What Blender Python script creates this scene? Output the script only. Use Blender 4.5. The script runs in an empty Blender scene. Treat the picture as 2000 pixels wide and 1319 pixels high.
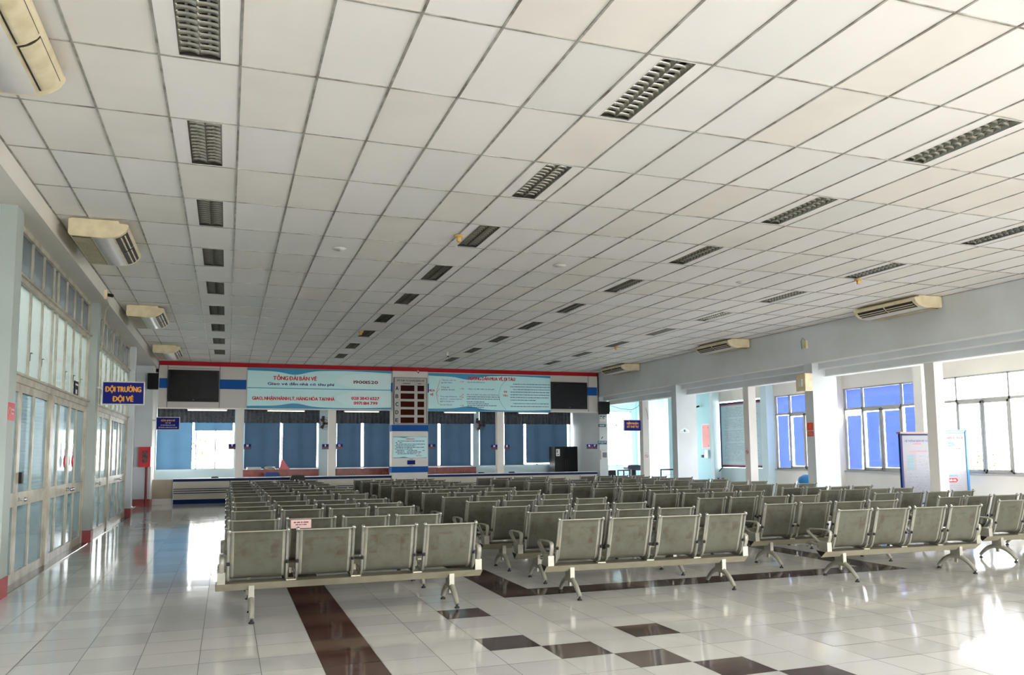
import bpy, math, random, unicodedata
from mathutils import Matrix, Vector
random.seed(7)
SC = bpy.context.scene
COL = SC.collection

# ------------------------------------------------------------------ camera, sky, exposure
CAM_H = 1.545
F_PX, CX, CY = 1560.7, 997.0, 739.5
YAW, PITCH, ROLL = 0.3407, 0.0935, -0.0085
cd = bpy.data.cameras.new('camera'); cam = bpy.data.objects.new('camera', cd); COL.objects.link(cam)
cd.sensor_width = 36.0; cd.lens = F_PX * 36.0 / 2000.0
cd.shift_x = (1000.0 - CX) / 2000.0; cd.shift_y = (CY - 659.5) / 2000.0
cd.clip_start = 0.05; cd.clip_end = 300
fw = Vector((math.sin(YAW) * math.cos(PITCH), math.cos(YAW) * math.cos(PITCH), math.sin(PITCH)))
r0 = Vector((math.cos(YAW), -math.sin(YAW), 0)); u0 = r0.cross(fw)
rt = r0 * math.cos(ROLL) + u0 * math.sin(ROLL); up = -r0 * math.sin(ROLL) + u0 * math.cos(ROLL)
M = Matrix((rt, up, -fw)).transposed().to_4x4(); M.translation = Vector((0, 0, CAM_H))
cam.matrix_world = M
SC.camera = cam

world = bpy.data.worlds.new('world'); SC.world = world; world.use_nodes = True
wn = world.node_tree; wn.nodes.clear()
wo = wn.nodes.new('ShaderNodeOutputWorld'); wb = wn.nodes.new('ShaderNodeBackground')
wr = wn.nodes.new('ShaderNodeValToRGB'); wt = wn.nodes.new('ShaderNodeTexCoord'); ws = wn.nodes.new('ShaderNodeSeparateXYZ')
wn.links.new(wt.outputs['Generated'], ws.inputs[0]); wn.links.new(ws.outputs['Z'], wr.inputs[0])
wr.color_ramp.elements[0].position = 0.0; wr.color_ramp.elements[0].color = (0.87, 0.87, 0.87, 1)
wr.color_ramp.elements[1].position = 0.6; wr.color_ramp.elements[1].color = (0.88, 0.90, 0.95, 1)
wn.links.new(wr.outputs[0], wb.inputs[0]); wb.inputs[1].default_value = 5.0
wn.links.new(wb.outputs[0], wo.inputs[0])

SC.view_settings.view_transform = 'Standard'; SC.view_settings.look = 'None'
SC.view_settings.exposure = 2.8; SC.view_settings.gamma = 1.0
SC.view_settings.use_curve_mapping = False
cy = SC.cycles
cy.max_bounces = 9; cy.diffuse_bounces = 6; cy.glossy_bounces = 4; cy.transmission_bounces = 4; cy.transparent_max_bounces = 12
cy.caustics_reflective = False; cy.caustics_refractive = False; cy.sample_clamp_indirect = 6.0; cy.use_denoising = True

def portal(loc, rot, sx, sy):
    d = bpy.data.lights.new('sky_portal', 'AREA'); d.shape = 'RECTANGLE'; d.size = sx; d.size_y = sy
    d.cycles.is_portal = True
    o = bpy.data.objects.new('sky_portal', d); o.location = loc; o.rotation_euler = rot; COL.objects.link(o)
H = math.pi / 2
portal((17.56, 14.6, 2.2), (0, H, 0), 2.5, 16.2)      # outer side windows, facing the hall
portal((15.8, 32.36, 2.2), (-H, 0, 0), 3.2, 2.6)       # window at the end of the side bay
portal((9.8, -4.96, 1.48), (H, 0, 0), 15.2, 2.95)      # entrance opening behind the camera
portal((-0.46, 31.1, 1.8), (-H, 0, 0), 1.4, 1.5)       # open office window

# ------------------------------------------------------------------ materials
def lin(c):
    c = c / 255.0
    return c / 12.92 if c <= 0.04045 else ((c + 0.055) / 1.055) ** 2.4
def rgb(r, g, b): return (lin(r), lin(g), lin(b), 1)
MATS = {}
def mat(name, col, rough=0.6, metal=0.0, spec=0.5, var=0.06, scale=3.0, bump=0.0, bscale=60, dirt=None, coat=0.0):
    """principled paint with a soft procedural variation in tone"""
    if name in MATS: return MATS[name]
    m = bpy.data.materials.new(name); m.use_nodes = True; nt = m.node_tree; N = nt.nodes; L = nt.links
    b = N['Principled BSDF']; b.inputs['Roughness'].default_value = rough; b.inputs['Metallic'].default_value = metal
    b.inputs['Specular IOR Level'].default_value = spec
    if coat: b.inputs['Coat Weight'].default_value = coat; b.inputs['Coat Roughness'].default_value = 0.05
    tc = N.new('ShaderNodeTexCoord')
    nz = N.new('ShaderNodeTexNoise'); nz.inputs['Scale'].default_value = scale; nz.inputs['Detail'].default_value = 5
    L.new(tc.outputs['Object'], nz.inputs['Vector'])
    rp = N.new('ShaderNodeValToRGB'); L.new(nz.outputs[0], rp.inputs[0])
    c = Vector(col[:3]); d = Vector(dirt[:3]) if dirt else c * (1 - var * 2)
    rp.color_ramp.elements[0].position = 0.3; rp.color_ramp.elements[0].color = (*d, 1)
    rp.color_ramp.elements[1].position = 0.6; rp.color_ramp.elements[1].color = (*c, 1)
    L.new(rp.outputs[0], b.inputs['Base Color'])
    if bump:
        n2 = N.new('ShaderNodeTexNoise'); n2.inputs['Scale'].default_value = bscale; L.new(tc.outputs['Object'], n2.inputs['Vector'])
        bp = N.new('ShaderNodeBump'); bp.inputs['Strength'].default_value = bump; bp.inputs['Distance'].default_value = 0.01
        L.new(n2.outputs[0], bp.inputs['Height']); L.new(bp.outputs[0], b.inputs['Normal'])
    MATS[name] = m
    return m
def glass(name, tint, clear=0.9, diff=None, rough=0.02, slats=0.0):
    """thin pane: straight-through light, a little gloss, optional frosted share"""
    if name in MATS: return MATS[name]
    m = bpy.data.materials.new(name); m.use_nodes = True; nt = m.node_tree; N = nt.nodes; L = nt.links; N.clear()
    out = N.new('ShaderNodeOutputMaterial'); tr = N.new('ShaderNodeBsdfTransparent'); tr.inputs[0].default_value = tint
    gl = N.new('ShaderNodeBsdfGlossy'); gl.inputs['Roughness'].default_value = rough
    fr = N.new('ShaderNodeFresnel'); ge = N.new('ShaderNodeNewGeometry'); io = N.new('ShaderNodeMath'); io.operation = 'MULTIPLY_ADD'
    L.new(ge.outputs['Backfacing'], io.inputs[0]); io.inputs[1].default_value = 1 / 1.45 - 1.45; io.inputs[2].default_value = 1.45; L.new(io.outputs[0], fr.inputs[0])
    mx = N.new('ShaderNodeMixShader')
    if diff:
        tl = N.new('ShaderNodeBsdfTranslucent'); tl.inputs[0].default_value = diff
        df = N.new('ShaderNodeBsdfDiffuse'); df.inputs[0].default_value = diff
        if slats:
            tc = N.new('ShaderNodeTexCoord'); wv = N.new('ShaderNodeTexWave'); wv.bands_direction = 'Z'; wv.inputs['Scale'].default_value = slats; wv.inputs['Distortion'].default_value = .3
            L.new(tc.outputs['Object'], wv.inputs['Vector']); cr = N.new('ShaderNodeValToRGB'); L.new(wv.outputs['Fac'], cr.inputs[0])
            cr.color_ramp.elements[0].color = (diff[0] * .62, diff[1] * .74, diff[2] * .84, 1); cr.color_ramp.elements[1].color = diff; cr.color_ramp.elements[1].position = .6
            L.new(cr.outputs[0], tl.inputs[0]); L.new(cr.outputs[0], df.inputs[0])
        m0 = N.new('ShaderNodeMixShader'); m0.inputs[0].default_value = 0.35; L.new(tl.outputs[0], m0.inputs[1]); L.new(df.outputs[0], m0.inputs[2])
        m1 = N.new('ShaderNodeMixShader'); m1.inputs[0].default_value = clear; L.new(m0.outputs[0], m1.inputs[1]); L.new(tr.outputs[0], m1.inputs[2])
        src = m1
    else: src = tr
    fac = fr.outputs[0]
    if diff:
        hf = N.new('ShaderNodeMath'); hf.operation = 'MULTIPLY'; hf.inputs[1].default_value = .5; L.new(fac, hf.inputs[0]); fac = hf.outputs[0]
    L.new(fac, mx.inputs[0]); L.new(src.outputs[0], mx.inputs[1]); L.new(gl.outputs[0], mx.inputs[2]); L.new(mx.outputs[0], out.inputs[0])
    MATS[name] = m
    return m
def cloth(name, front, through, share=0.5, ws_=180):
    """blind fabric: diffuse weave that lets daylight glow through"""
    if name in MATS: return MATS[name]
    m = bpy.data.materials.new(name); m.use_nodes = True; nt = m.node_tree; N = nt.nodes; L = nt.links; N.clear()
    out = N.new('ShaderNodeOutputMaterial'); df = N.new('ShaderNodeBsdfDiffuse'); tl = N.new('ShaderNodeBsdfTranslucent')
    tc = N.new('ShaderNodeTexCoord'); nz = N.new('ShaderNodeTexNoise'); nz.inputs['Scale'].default_value = 2.2; nz.inputs['Detail'].default_value = 3
    L.new(tc.outputs['Object'], nz.inputs['Vector'])
    for sh, c in ((df, front), (tl, through)):
        rp = N.new('ShaderNodeValToRGB'); L.new(nz.outputs[0], rp.inputs[0])
        rp.color_ramp.elements[0].position = .3; rp.color_ramp.elements[0].color = (c[0] * .9, c[1] * .9, c[2] * .9, 1)
        rp.color_ramp.elements[1].position = .7; rp.color_ramp.elements[1].color = c
        L.new(rp.outputs[0], sh.inputs[0])
    mx = N.new('ShaderNodeMixShader'); mx.inputs[0].default_value = share
    L.new(df.outputs[0], mx.inputs[1]); L.new(tl.outputs[0], mx.inputs[2]); L.new(mx.outputs[0], out.inputs[0])
    MATS[name] = m
    return m

WHITE = mat('white_wall_paint', rgb(228, 224, 216), .7, var=.03, scale=1.2)
GREYW = mat('pale_blue_grey_wall_paint', rgb(205, 211, 214), .75, var=.05, scale=.8, dirt=rgb(194, 199, 199))
BLUEW = mat('pale_sky_blue_wall_paint', rgb(198, 220, 226), .7, var=.03, scale=1)
WARMW = mat('warm_white_beam_paint', rgb(222, 216, 206), .7, var=.04, scale=.9)
GREENW = mat('pale_green_white_pillar_paint', rgb(168, 177, 170), .6, var=.03, scale=1.5)
REDBASE = mat('dull_red_skirting_paint', rgb(165, 72, 70), .5, var=.1, scale=5)
ALU = mat('cream_aluminium_frame', rgb(196, 190, 172), .4, .15, var=.06, scale=4, dirt=rgb(160, 152, 135))
ALUG = mat('grey_aluminium_frame', rgb(176, 176, 172), .45, .1, var=.05)
WFRAME = mat('white_window_frame', rgb(205, 208, 208), .4, var=.03)
CLEAR = glass('clear_window_glass', (.96, .98, .98, 1))
FROST = glass('greenish_door_glass', (.035, .048, .05, 1), .22, (.047, .057, .053, 1), .09, 6.0)
FROSTG = glass('dull_grey_transom_glass', (.10, .11, .11, 1), .02, (.014, .016, .0155, 1), .2)
FROSTU = glass('milky_upper_glass', (.1, .11, .11, 1), .03, (.058, .066, .056, 1), .12)
BLACK = mat('black_plastic', rgb(20, 20, 22), .5, spec=.3, var=.1)
BLACKM = mat('black_metal', rgb(30, 30, 34), .35, .3, var=.1)
NAVY = mat('navy_laminate', rgb(16, 42, 90), .6, spec=.15, var=.05)
CREAM = mat('cream_laminate', rgb(202, 196, 178), .45, var=.04, scale=2)
PANEL = mat('grey_beige_fascia_panel', rgb(198, 194, 187), .5, var=.03, scale=1.5)
WPANEL = mat('white_column_panel', rgb(215, 212, 204), .5, var=.03)
BLUEP = mat('blue_fascia_stripe', rgb(16, 84, 160), .6, spec=.2, var=.04)
REDP = mat('red_fascia_band', rgb(176, 22, 34), .6, spec=.2, var=.05)
GAP = mat('dark_gap', rgb(60, 58, 55), .8)
SIGNBLUE = mat('royal_blue_sign', rgb(26, 34, 118), .6, spec=.15, var=.04)
YELLOWT = mat('orange_yellow_lettering', rgb(240, 160, 35), .5, var=.03)
WHITET = mat('white_lettering', rgb(235, 235, 240), .5, var=.02)
REDT = mat('red_lettering', rgb(205, 22, 36), .5, var=.02)
NAVYT = mat('navy_lettering', rgb(20, 45, 110), .5, var=.02)
GREYT = mat('grey_print', rgb(120, 125, 135), .6, var=.02)
DARKT = mat('black_lettering', rgb(28, 28, 30), .5, var=.02)
BANNER = mat('pale_aqua_banner', rgb(196, 238, 239), .45, var=.03, scale=1)
BANNERW = mat('lighter_banner_oval', rgb(212, 241, 242), .45, var=.02)
AQUA = mat('cyan_banner_wave', rgb(20, 140, 185), .45, var=.04)
MAROON = mat('dark_maroon', rgb(92, 26, 34), .45, var=.06)
DISPLAY = mat('dark_brown_display_window', rgb(62, 28, 20), .7, spec=.05, var=.15, scale=6)
CABINET = mat('red_brown_wood', rgb(132, 50, 36), .4, var=.12, scale=4, dirt=rgb(100, 34, 26))
PAPERW = mat('white_paper', rgb(228, 228, 226), .8, var=.02)
PINKP = mat('pink_paper', rgb(225, 190, 185), .8, var=.03)
PINKB = mat('faded_pink_board', rgb(228, 130, 130), .6, var=.05)
ACCREAM = mat('aged_cream_plastic', rgb(226, 212, 178), .45, var=.05, scale=5, dirt=rgb(206, 188, 150))
ACGREY = mat('light_grey_plastic_underside', rgb(208, 204, 198), .4, var=.04)
ACDARK = mat('dark_brown_vent_recess', rgb(48, 38, 30), .6, var=.1)
SILVER = mat('silver_powder_coat', rgb(140, 139, 128), .45, .3, var=.05, scale=8, dirt=rgb(160, 155, 138))
BEAMM = mat('champagne_beam_paint', rgb(160, 155, 134), .4, .35, var=.08, scale=6, dirt=rgb(150, 142, 118))
TUBE = mat('polished_steel_tube', rgb(188, 187, 178), .26, .8, var=.04, scale=8)
CHROME = mat('chrome', rgb(215, 215, 215), .12, 1.0, var=.02)
RUBBER = mat('black_rubber', rgb(25, 24, 24), .7)
VALANCE = mat('charcoal_pleated_curtain', rgb(88, 94, 102), .9, var=.2, scale=14)
SHADE_LIT = cloth('blue_blind_fabric_lit_tone', rgb(92, 132, 165), (.013, .026, .040, 1), .6)  # copy for the left blinds, open window's light put into the colour
SHADE_DIM = cloth('blue_blind_fabric_dim_tone', rgb(66, 86, 106), (.0055, .0105, .0160, 1), .45)  # copy of the same fabric for the other blinds, dimness in the colour
SHADE_VIVID = cloth('vivid_violet_blue_blind_fabric', rgb(90, 110, 220), (.016, .026, .090, 1), .75)
YELLOWP = mat('yellow_paint', rgb(235, 230, 60), .6)
REDM = mat('red_enamel', rgb(200, 30, 42), .35, var=.06)
SMOKEC = mat('amber_detector_plastic', rgb(206, 168, 96), .5)
BROWNW = mat('brown_wood_trim', rgb(140, 98, 78), .5, var=.1)
LAMPW = mat('unlit_white_tube', rgb(225, 225, 220), .3, var=.01)
LAMPGLOW = bpy.data.materials.new('white_tube_with_added_glow'); LAMPGLOW.use_nodes = True
_b = LAMPGLOW.node_tree.nodes['Principled BSDF']; _b.inputs['Emission Color'].default_value = (1, .98, .95, 1); _b.inputs['Emission Strength'].default_value = 0.35  # weak glow added to unlit tubes, standing in for their bright reflection
REFLECT = mat('brushed_aluminium_louver', rgb(180, 177, 166), .25, .9, var=.08, scale=10)
HOUSING = mat('dark_reflector_housing', rgb(66, 61, 52), .45, .3, var=.2, scale=8)  # housing interior coloured dark brown-grey
CEILW = mat('white_mineral_tile', rgb(238, 233, 228), .85, var=.02, scale=.6)
CEILB = mat('cool_white_mineral_tile', rgb(232, 229, 224), .85, var=.02, scale=.6)
CEILC = mat('cream_mineral_tile', rgb(235, 229, 220), .85, var=.03, scale=1.4)
TBAR = mat('grey_ceiling_grid_paint', rgb(172, 169, 160), .5, var=.12, scale=7, dirt=rgb(112, 104, 92))
TILEW = mat('glossy_white_floor_tile', rgb(210, 209, 205), .08, spec=.5, var=.025, scale=1.3, bump=.03, bscale=6)
TILEG = mat('glossy_light_grey_floor_tile', rgb(202, 201, 198), .08, spec=.55, var=.03, scale=1.5, bump=.03, bscale=6)
TILEB = mat('glossy_dark_brown_floor_tile', rgb(72, 56, 56), .09, spec=.5, var=.12, scale=3, bump=.03, bscale=6)
TILER = mat('glossy_red_brown_floor_tile', rgb(74, 38, 33), .09, spec=.5, var=.12, scale=3, bump=.03, bscale=6)
GROUT = mat('dark_grout', rgb(92, 88, 82), .8)
LEAF = mat('yellow_green_leaf', rgb(62, 80, 16), .6, var=.25, scale=9)
CONC = mat('pale_concrete_paving', rgb(190, 188, 180), .9, var=.08)
SHUTTER = mat('pale_blue_shutter_slats', rgb(120, 165, 190), .6, var=.08)
BLUEPL = mat('blue_plastic', rgb(40, 130, 195), .35)
TEAL = mat('teal_sign', rgb(55, 105, 120), .5)
OFFICEBLUE = mat('blue_chair_fabric', rgb(45, 75, 130), .8)

def perforated():
    """steel sheet punched with fine holes, marked with brown glue residue"""
    m = bpy.data.materials.new('perforated_steel_sheet'); m.use_nodes = True; nt = m.node_tree; N = nt.nodes; L = nt.links
    b = N['Principled BSDF']; out = N['Material Output']
    b.inputs['Metallic'].default_value = .45; b.inputs['Roughness'].default_value = .36
    tc = N.new('ShaderNodeTexCoord'); oi = N.new('ShaderNodeObjectInfo')
    ad = N.new('ShaderNodeVectorMath'); ad.operation = 'ADD'; L.new(tc.outputs['Object'], ad.inputs[0])
    cb = N.new('ShaderNodeVectorMath'); cb.operation = 'SCALE'; L.new(oi.outputs['Location'], cb.inputs[0]); cb.inputs['Scale'].default_value = 1.7
    L.new(cb.outputs[0], ad.inputs[1])
    nz = N.new('ShaderNodeTexNoise'); nz.inputs['Scale'].default_value = 5.5; nz.inputs['Detail'].default_value = 6; nz.inputs['Roughness'].default_value = .65
    L.new(ad.outputs[0], nz.inputs['Vector'])
    rp = N.new('ShaderNodeValToRGB'); L.new(nz.outputs[0], rp.inputs[0])
    e = rp.color_ramp.elements; e[0].position = .28; e[0].color = rgb(98, 94, 79); e[1].position = .55; e[1].color = rgb(113, 113, 100)
    # glue residue in a rectangle outline on the back
    sp = N.new('ShaderNodeSeparateXYZ'); L.new(tc.outputs['Object'], sp.inputs[0])
    def mth(op, a, v=None, c=None):
        n = N.new('ShaderNodeMath'); n.operation = op
        L.new(a, n.inputs[0])
        if v is not None:
            if isinstance(v, (int, float)): n.inputs[1].default_value = v
            else: L.new(v, n.inputs[1])
        if c is not None: n.inputs[2].default_value = c
        return n.outputs[0]
    ax = mth('ABSOLUTE', sp.outputs['X'])
    dx = mth('COMPARE', ax, .150, .040)
    top = mth('COMPARE', sp.outputs['Z'], .745, .012)
    inx = mth('LESS_THAN', ax, .17); top = mth('MULTIPLY', top, inx)
    zr = mth('COMPARE', sp.outputs['Z'], .665, .09); dx = mth('MULTIPLY', dx, zr)
    ring = mth('MAXIMUM', dx, top)
    n2 = N.new('ShaderNodeTexNoise'); n2.inputs['Scale'].default_value = 13; n2.inputs['Detail'].default_value = 4; L.new(ad.outputs[0], n2.inputs['Vector'])
    mr = N.new('ShaderNodeMapRange'); mr.inputs['From Min'].default_value = .42; mr.inputs['From Max'].default_value = .66; L.new(n2.outputs[0], mr.inputs['Value']); ring = mth('MULTIPLY', ring, mr.outputs[0])
    ring = mth('MULTIPLY', ring, .5)
    mixc = N.new('ShaderNodeMix'); mixc.data_type = 'RGBA'; L.new(ring, mixc.inputs['Factor']); L.new(rp.outputs[0], mixc.inputs['A']); mixc.inputs['B'].default_value = rgb(88, 70, 54)
    L.new(mixc.outputs['Result'], b.inputs['Base Color'])
    tr = N.new('ShaderNodeBsdfTransparent'); mx = N.new('ShaderNodeMixShader'); mx.inputs[0].default_value = .20
    L.new(b.outputs[0], mx.inputs[1]); L.new(tr.outputs[0], mx.inputs[2]); L.new(mx.outputs[0], out.inputs[0])
    return m
PERF = perforated()

# ------------------------------------------------------------------ mesh helpers
class MB:
    def __init__(s): s.v = []; s.f = []; s.m = []; s.sm = []
    def add(s, vs, fs, mi=0, smooth=False, T=None):
        o = len(s.v)
        s.v += [tuple(T @ Vector(v)) if T is not None else tuple(v) for v in vs]
        s.f += [[i + o for i in f] for f in fs]; s.m += [mi] * len(fs); s.sm += [smooth] * len(fs)
        return s
    def box(s, x0, x1, y0, y1, z0, z1, mi=0, T=None):
        x0, x1 = min(x0, x1), max(x0, x1); y0, y1 = min(y0, y1), max(y0, y1); z0, z1 = min(z0, z1), max(z0, z1)
        vs = [(x, y, z) for z in (z0, z1) for y in (y0, y1) for x in (x0, x1)]
        return s.add(vs, [(0, 2, 3, 1), (4, 5, 7, 6), (0, 1, 5, 4), (1, 3, 7, 5), (3, 2, 6, 7), (2, 0, 4, 6)], mi, T=T)
    def prism(s, poly, a, b, axis='x', mi=0, smooth=False, T=None):
        """poly: 2D loop, swept from a to b along the axis"""
        def P(p, t):
            if axis == 'x': return (t, p[0], p[1])
            if axis == 'y': return (p[0], t, p[1])
            return (p[0], p[1], t)
        n = len(poly); vs = [P(p, a) for p in poly] + [P(p, b) for p in poly]
        s.add(vs, [(i, (i + 1) % n, (i + 1) % n + n, i + n) for i in range(n)], mi, smooth, T)
        return s.add(vs, [tuple(reversed(range(n))), tuple(range(n, 2 * n))], mi, False, T)
    def tube(s, path, r, n=8, mi=0, caps=True, T=None, rs=None, sq=None):
        path = [Vector(p) for p in path]; vs = []; ref = None
        for i, p in enumerate(path):
            d = (path[min(i + 1, len(path) - 1)] - path[max(i - 1, 0)]).normalized()
            if ref is None: ref = Vector((1, 0, 0)) if abs(d.x) < .8 else Vector((0, 1, 0))
            a = (ref - d * ref.dot(d)).normalized(); b = d.cross(a); ref = a
            rr = rs[i] if rs else r
            for k in range(n):
                t = 2 * math.pi * (k + .5) / n
                ca, sa = math.cos(t), math.sin(t)
                if sq: ca *= sq[0]; sa *= sq[1]
                vs.append(p + a * (rr * ca) + b * (rr * sa))
        fs = [(i * n + k, i * n + (k + 1) % n, (i + 1) * n + (k + 1) % n, (i + 1) * n + k) for i in range(len(path) - 1) for k in range(n)]
        s.add(vs, fs, mi, n > 5, T)
        if caps: s.add([vs[k] for k in range(n)] + vs[-n:], [tuple(reversed(range(n))), tuple(range(n, 2 * n))], mi, False, T)
        return s
    def lathe(s, prof, c=(0, 0, 0), n=20, mi=0, T=None, smooth=True):
        vs = []; fs = []
        for r, z in prof:
            for k in range(n):
                t = 2 * math.pi * k / n; vs.append((c[0] + r * math.cos(t), c[1] + r * math.sin(t), c[2] + z))
        for i in range(len(prof) - 1):
            for k in range(n): fs.append((i * n + k, i * n + (k + 1) % n, (i + 1) * n + (k + 1) % n, (i + 1) * n + k))
        fs.append(tuple(reversed(range(n)))); fs.append(tuple(range((len(prof) - 1) * n, len(prof) * n)))
        return s.add(vs, fs, mi, smooth, T)
    def sheetx(s, x, y0, y1, z0, z1, mi=0):
        return s.add([(x, y0, z0), (x, y1, z0), (x, y1, z1), (x, y0, z1)], [(0, 3, 2, 1)], mi)
    def sheety(s, y, x0, x1, z0, z1, mi=0):
        return s.add([(x0, y, z0), (x1, y, z0), (x1, y, z1), (x0, y, z1)], [(0, 1, 2, 3)], mi)
    def ribbon(s, path, x0, x1, t=.003, mi=0, xs=None, mis=None):
        """thin sheet swept along a (y, z) path"""
        xs = xs or [x0, x1]; n = len(path); nr = []
        for i in range(n):
            a = Vector(path[max(i - 1, 0)]); b = Vector(path[min(i + 1, n - 1)]); d = (b - a).normalized(); nr.append(Vector((-d.y, d.x)))
        for j in range(len(xs) - 1):
            vs = []
            for i, p in enumerate(path):
                q = Vector(p) + nr[i] * t
                vs += [(xs[j], p[0], p[1]), (xs[j + 1], p[0], p[1]), (xs[j + 1], q.x, q.y), (xs[j], q.x, q.y)]
            fs = []
            for i in range(n - 1):
                a = i * 4; b = a + 4
                for k in range(4):
                    if k == 1 and j < len(xs) - 2: continue
                    if k == 3 and j > 0: continue
                    fs.append((a + k, a + (k + 1) % 4, b + (k + 1) % 4, b + k))
            fs += [(3, 2, 1, 0), (n * 4 - 4, n * 4 - 3, n * 4 - 2, n * 4 - 1)]
            s.add(vs, fs, mis[j] if mis else mi, True)
        return s
    def mesh(s, name, mats):
        me = bpy.data.meshes.new(name); me.from_pydata(s.v, [], s.f)
        for m in (mats if isinstance(mats, (list, tuple)) else [mats]): me.materials.append(m)
        me.polygons.foreach_set('material_index', s.m); me.polygons.foreach_set('use_smooth', s.sm); me.update()
        return me
    def build(s, name, mats, parent=None, loc=None, rz=0.0):
        o = bpy.data.objects.new(name, s.mesh(name, mats)); COL.objects.link(o)
        if parent: o.parent = parent
        if loc: o.location = loc
        if rz: o.rotation_euler = (0, 0, rz)
        return o
def tag(o, label, cat, group=None):
    o['label'] = label; o['category'] = cat
    if group: o['group'] = group
    return o
def thing(name, label, cat, loc=(0, 0, 0), rz=0.0, group=None):
    o = bpy.data.objects.new(name, None); COL.objects.link(o); o.location = loc; o.rotation_euler = (0, 0, rz); o.empty_display_size = .1
    return tag(o, label, cat, group)
def struct(name, mb, mats, parent=None):
    o = mb.build(name, mats, parent)
    if not parent: o['kind'] = 'structure'
    return o
def copy_tree(o, parent=None):
    c = o.copy(); COL.objects.link(c)
    if parent: c.parent = parent
    for ch in o.children: copy_tree(ch, c)
    return c
def box(*a, **k): return MB().box(*a, **k)

# writing: turned into thin mesh letters
_tmp = bpy.data.curves.new('letters', 'FONT')
_to = bpy.data.objects.new('letters', _tmp)
_glyph = {}
def glyph(ch):
    """outline of one plain letter: vertices, faces, left and right edge"""
    if ch in _glyph: return _glyph[ch]
    COL.objects.link(_to)
    _tmp.body = ch; _tmp.size = 1.0; _tmp.extrude = 0.0; _tmp.resolution_u = 3
    bpy.context.view_layer.update()
    me = bpy.data.meshes.new_from_object(_to.evaluated_get(bpy.context.evaluated_depsgraph_get()))
    vs = [(v.co.x, v.co.y) for v in me.vertices]; fs = [tuple(p.vertices) for p in me.polygons]; bpy.data.meshes.remove(me)
    COL.objects.unlink(_to)
    _glyph[ch] = (vs, fs, min(v[0] for v in vs), max(v[0] for v in vs), max(v[1] for v in vs)) if vs else ([], [], 0, .2, 0)
    return _glyph[ch]
def letters(body, w=None, h=1.0, align='CENTER', bold=0.0):
    """letter outlines with their Vietnamese marks, scaled to cap height h (and width w)"""
    V = []; Fc = []; x = 0.0
    def quad(pts): o = len(V); V.extend(pts); Fc.append(tuple(range(o, o + len(pts))))
    def line(ax, ay, bx_, by_, t=.035):
        dx, dy = bx_ - ax, by_ - ay; L_ = math.hypot(dx, dy); nx, ny = -dy / L_ * t, dx / L_ * t
        quad([(ax - nx, ay - ny), (bx_ - nx, by_ - ny), (bx_ + nx, by_ + ny), (ax + nx, ay + ny)])
    for ch in body:
        if ch == ' ': x += .24; continue
        if ch == 'Đ': base, marks = 'D', ['bar']
        elif ch == 'đ': base, marks = 'd', ['bar']
        else:
            nf = unicodedata.normalize('NFD', ch); base, marks = nf[0], list(nf[1:])
        vs, fs, x0, x1, top = glyph('\u0131' if base == 'i' and any(m != '\u0323' for m in marks) else base)
        o = len(V); V.extend((a - x0 + x, b) for a, b in vs); Fc.extend(tuple(k + o for k in f) for f in fs)
        wd = x1 - x0; c = x + wd / 2; y = top + .05
        for m_ in sorted(marks, key=lambda k: '\u0302\u0306\u031b\u0323\u0300\u0301\u0303\u0309'.find(k)):
            if m_ == 'bar':
                if base == 'D': line(x - .06, .365, x + .20, .365)
                else: line(x + wd - .20, .62, x + wd + .06, .62, .028)
            elif m_ == '\u0302': line(c - .12, y, c, y + .10); line(c, y + .10, c + .12, y); y += .12
            elif m_ == '\u0306': line(c - .11, y + .09, c, y + .02); line(c, y + .02, c + .11, y + .09); y += .12
            elif m_ == '\u031b': line(x + wd - .06, top - .06, x + wd + .06, top - .02); line(x + wd + .06, top - .02, x + wd + .07, top + .09)
            elif m_ == '\u0323': quad([(c + .05 * math.cos(a * math.pi / 4), -.13 + .05 * math.sin(a * math.pi / 4)) for a in range(8)])
            elif m_ == '\u0300': line(c + .05, y, c - .08, y + .13)
            elif m_ == '\u0301': line(c - .05, y, c + .08, y + .13)
            elif m_ == '\u0303': line(c - .13, y + .02, c - .05, y + .08); line(c - .05, y + .08, c + .05, y + .02); line(c + .05, y + .02, c + .13, y + .08)
            elif m_ == '\u0309': line(c - .05, y + .13, c + .05, y + .13, .028); line(c + .05, y + .14, c + .03, y + .06, .028); line(c + .03, y + .07, c - .02, y + .01, .028)
        x += wd + .085 + (.04 if '\u031b' in marks else 0)
    if not V: return [], []
    x1 = x - .085
    sy = h / .73; sx = sy if w is None else w / x1
    ox = {'CENTER': x1 / 2, 'LEFT': 0, 'RIGHT': x1}[align]
    return [((a - ox) * sx, (b - .365) * sy) for a, b in V], Fc
FRONT = Matrix(((1, 0, 0, 0), (0, 0, -1, 0), (0, 1, 0, 0), (0, 0, 0, 1)))       # sign faces -Y
LEFTF = Matrix(((0, 0, -1, 0), (-1, 0, 0, 0), (0, 1, 0, 0), (0, 0, 0, 1)))      # sign faces -X
RIGHTF = Matrix(((0, 0, 1, 0), (1, 0, 0, 0), (0, 1, 0, 0), (0, 0, 0, 1)))       # sign faces +X
def write(mb, body, pos, h, w=None, align='CENTER', bold=0.0, F=FRONT, mi=0, t=.002):
    vs, fs = letters(body, w, h, align, 0.0)
    T = Matrix.Translation(pos) @ F; k = h * bold * 2.6
    for i, (dx, dz) in enumerate(((-k, 0), (k, 0), (0, k * .7), (0, -k * .7), (0, 0)) if bold else ((0, 0),)):
        mb.add([(a + dx, b + dz, t + i * .00015) for a, b in vs], fs, mi, T=T)
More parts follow.
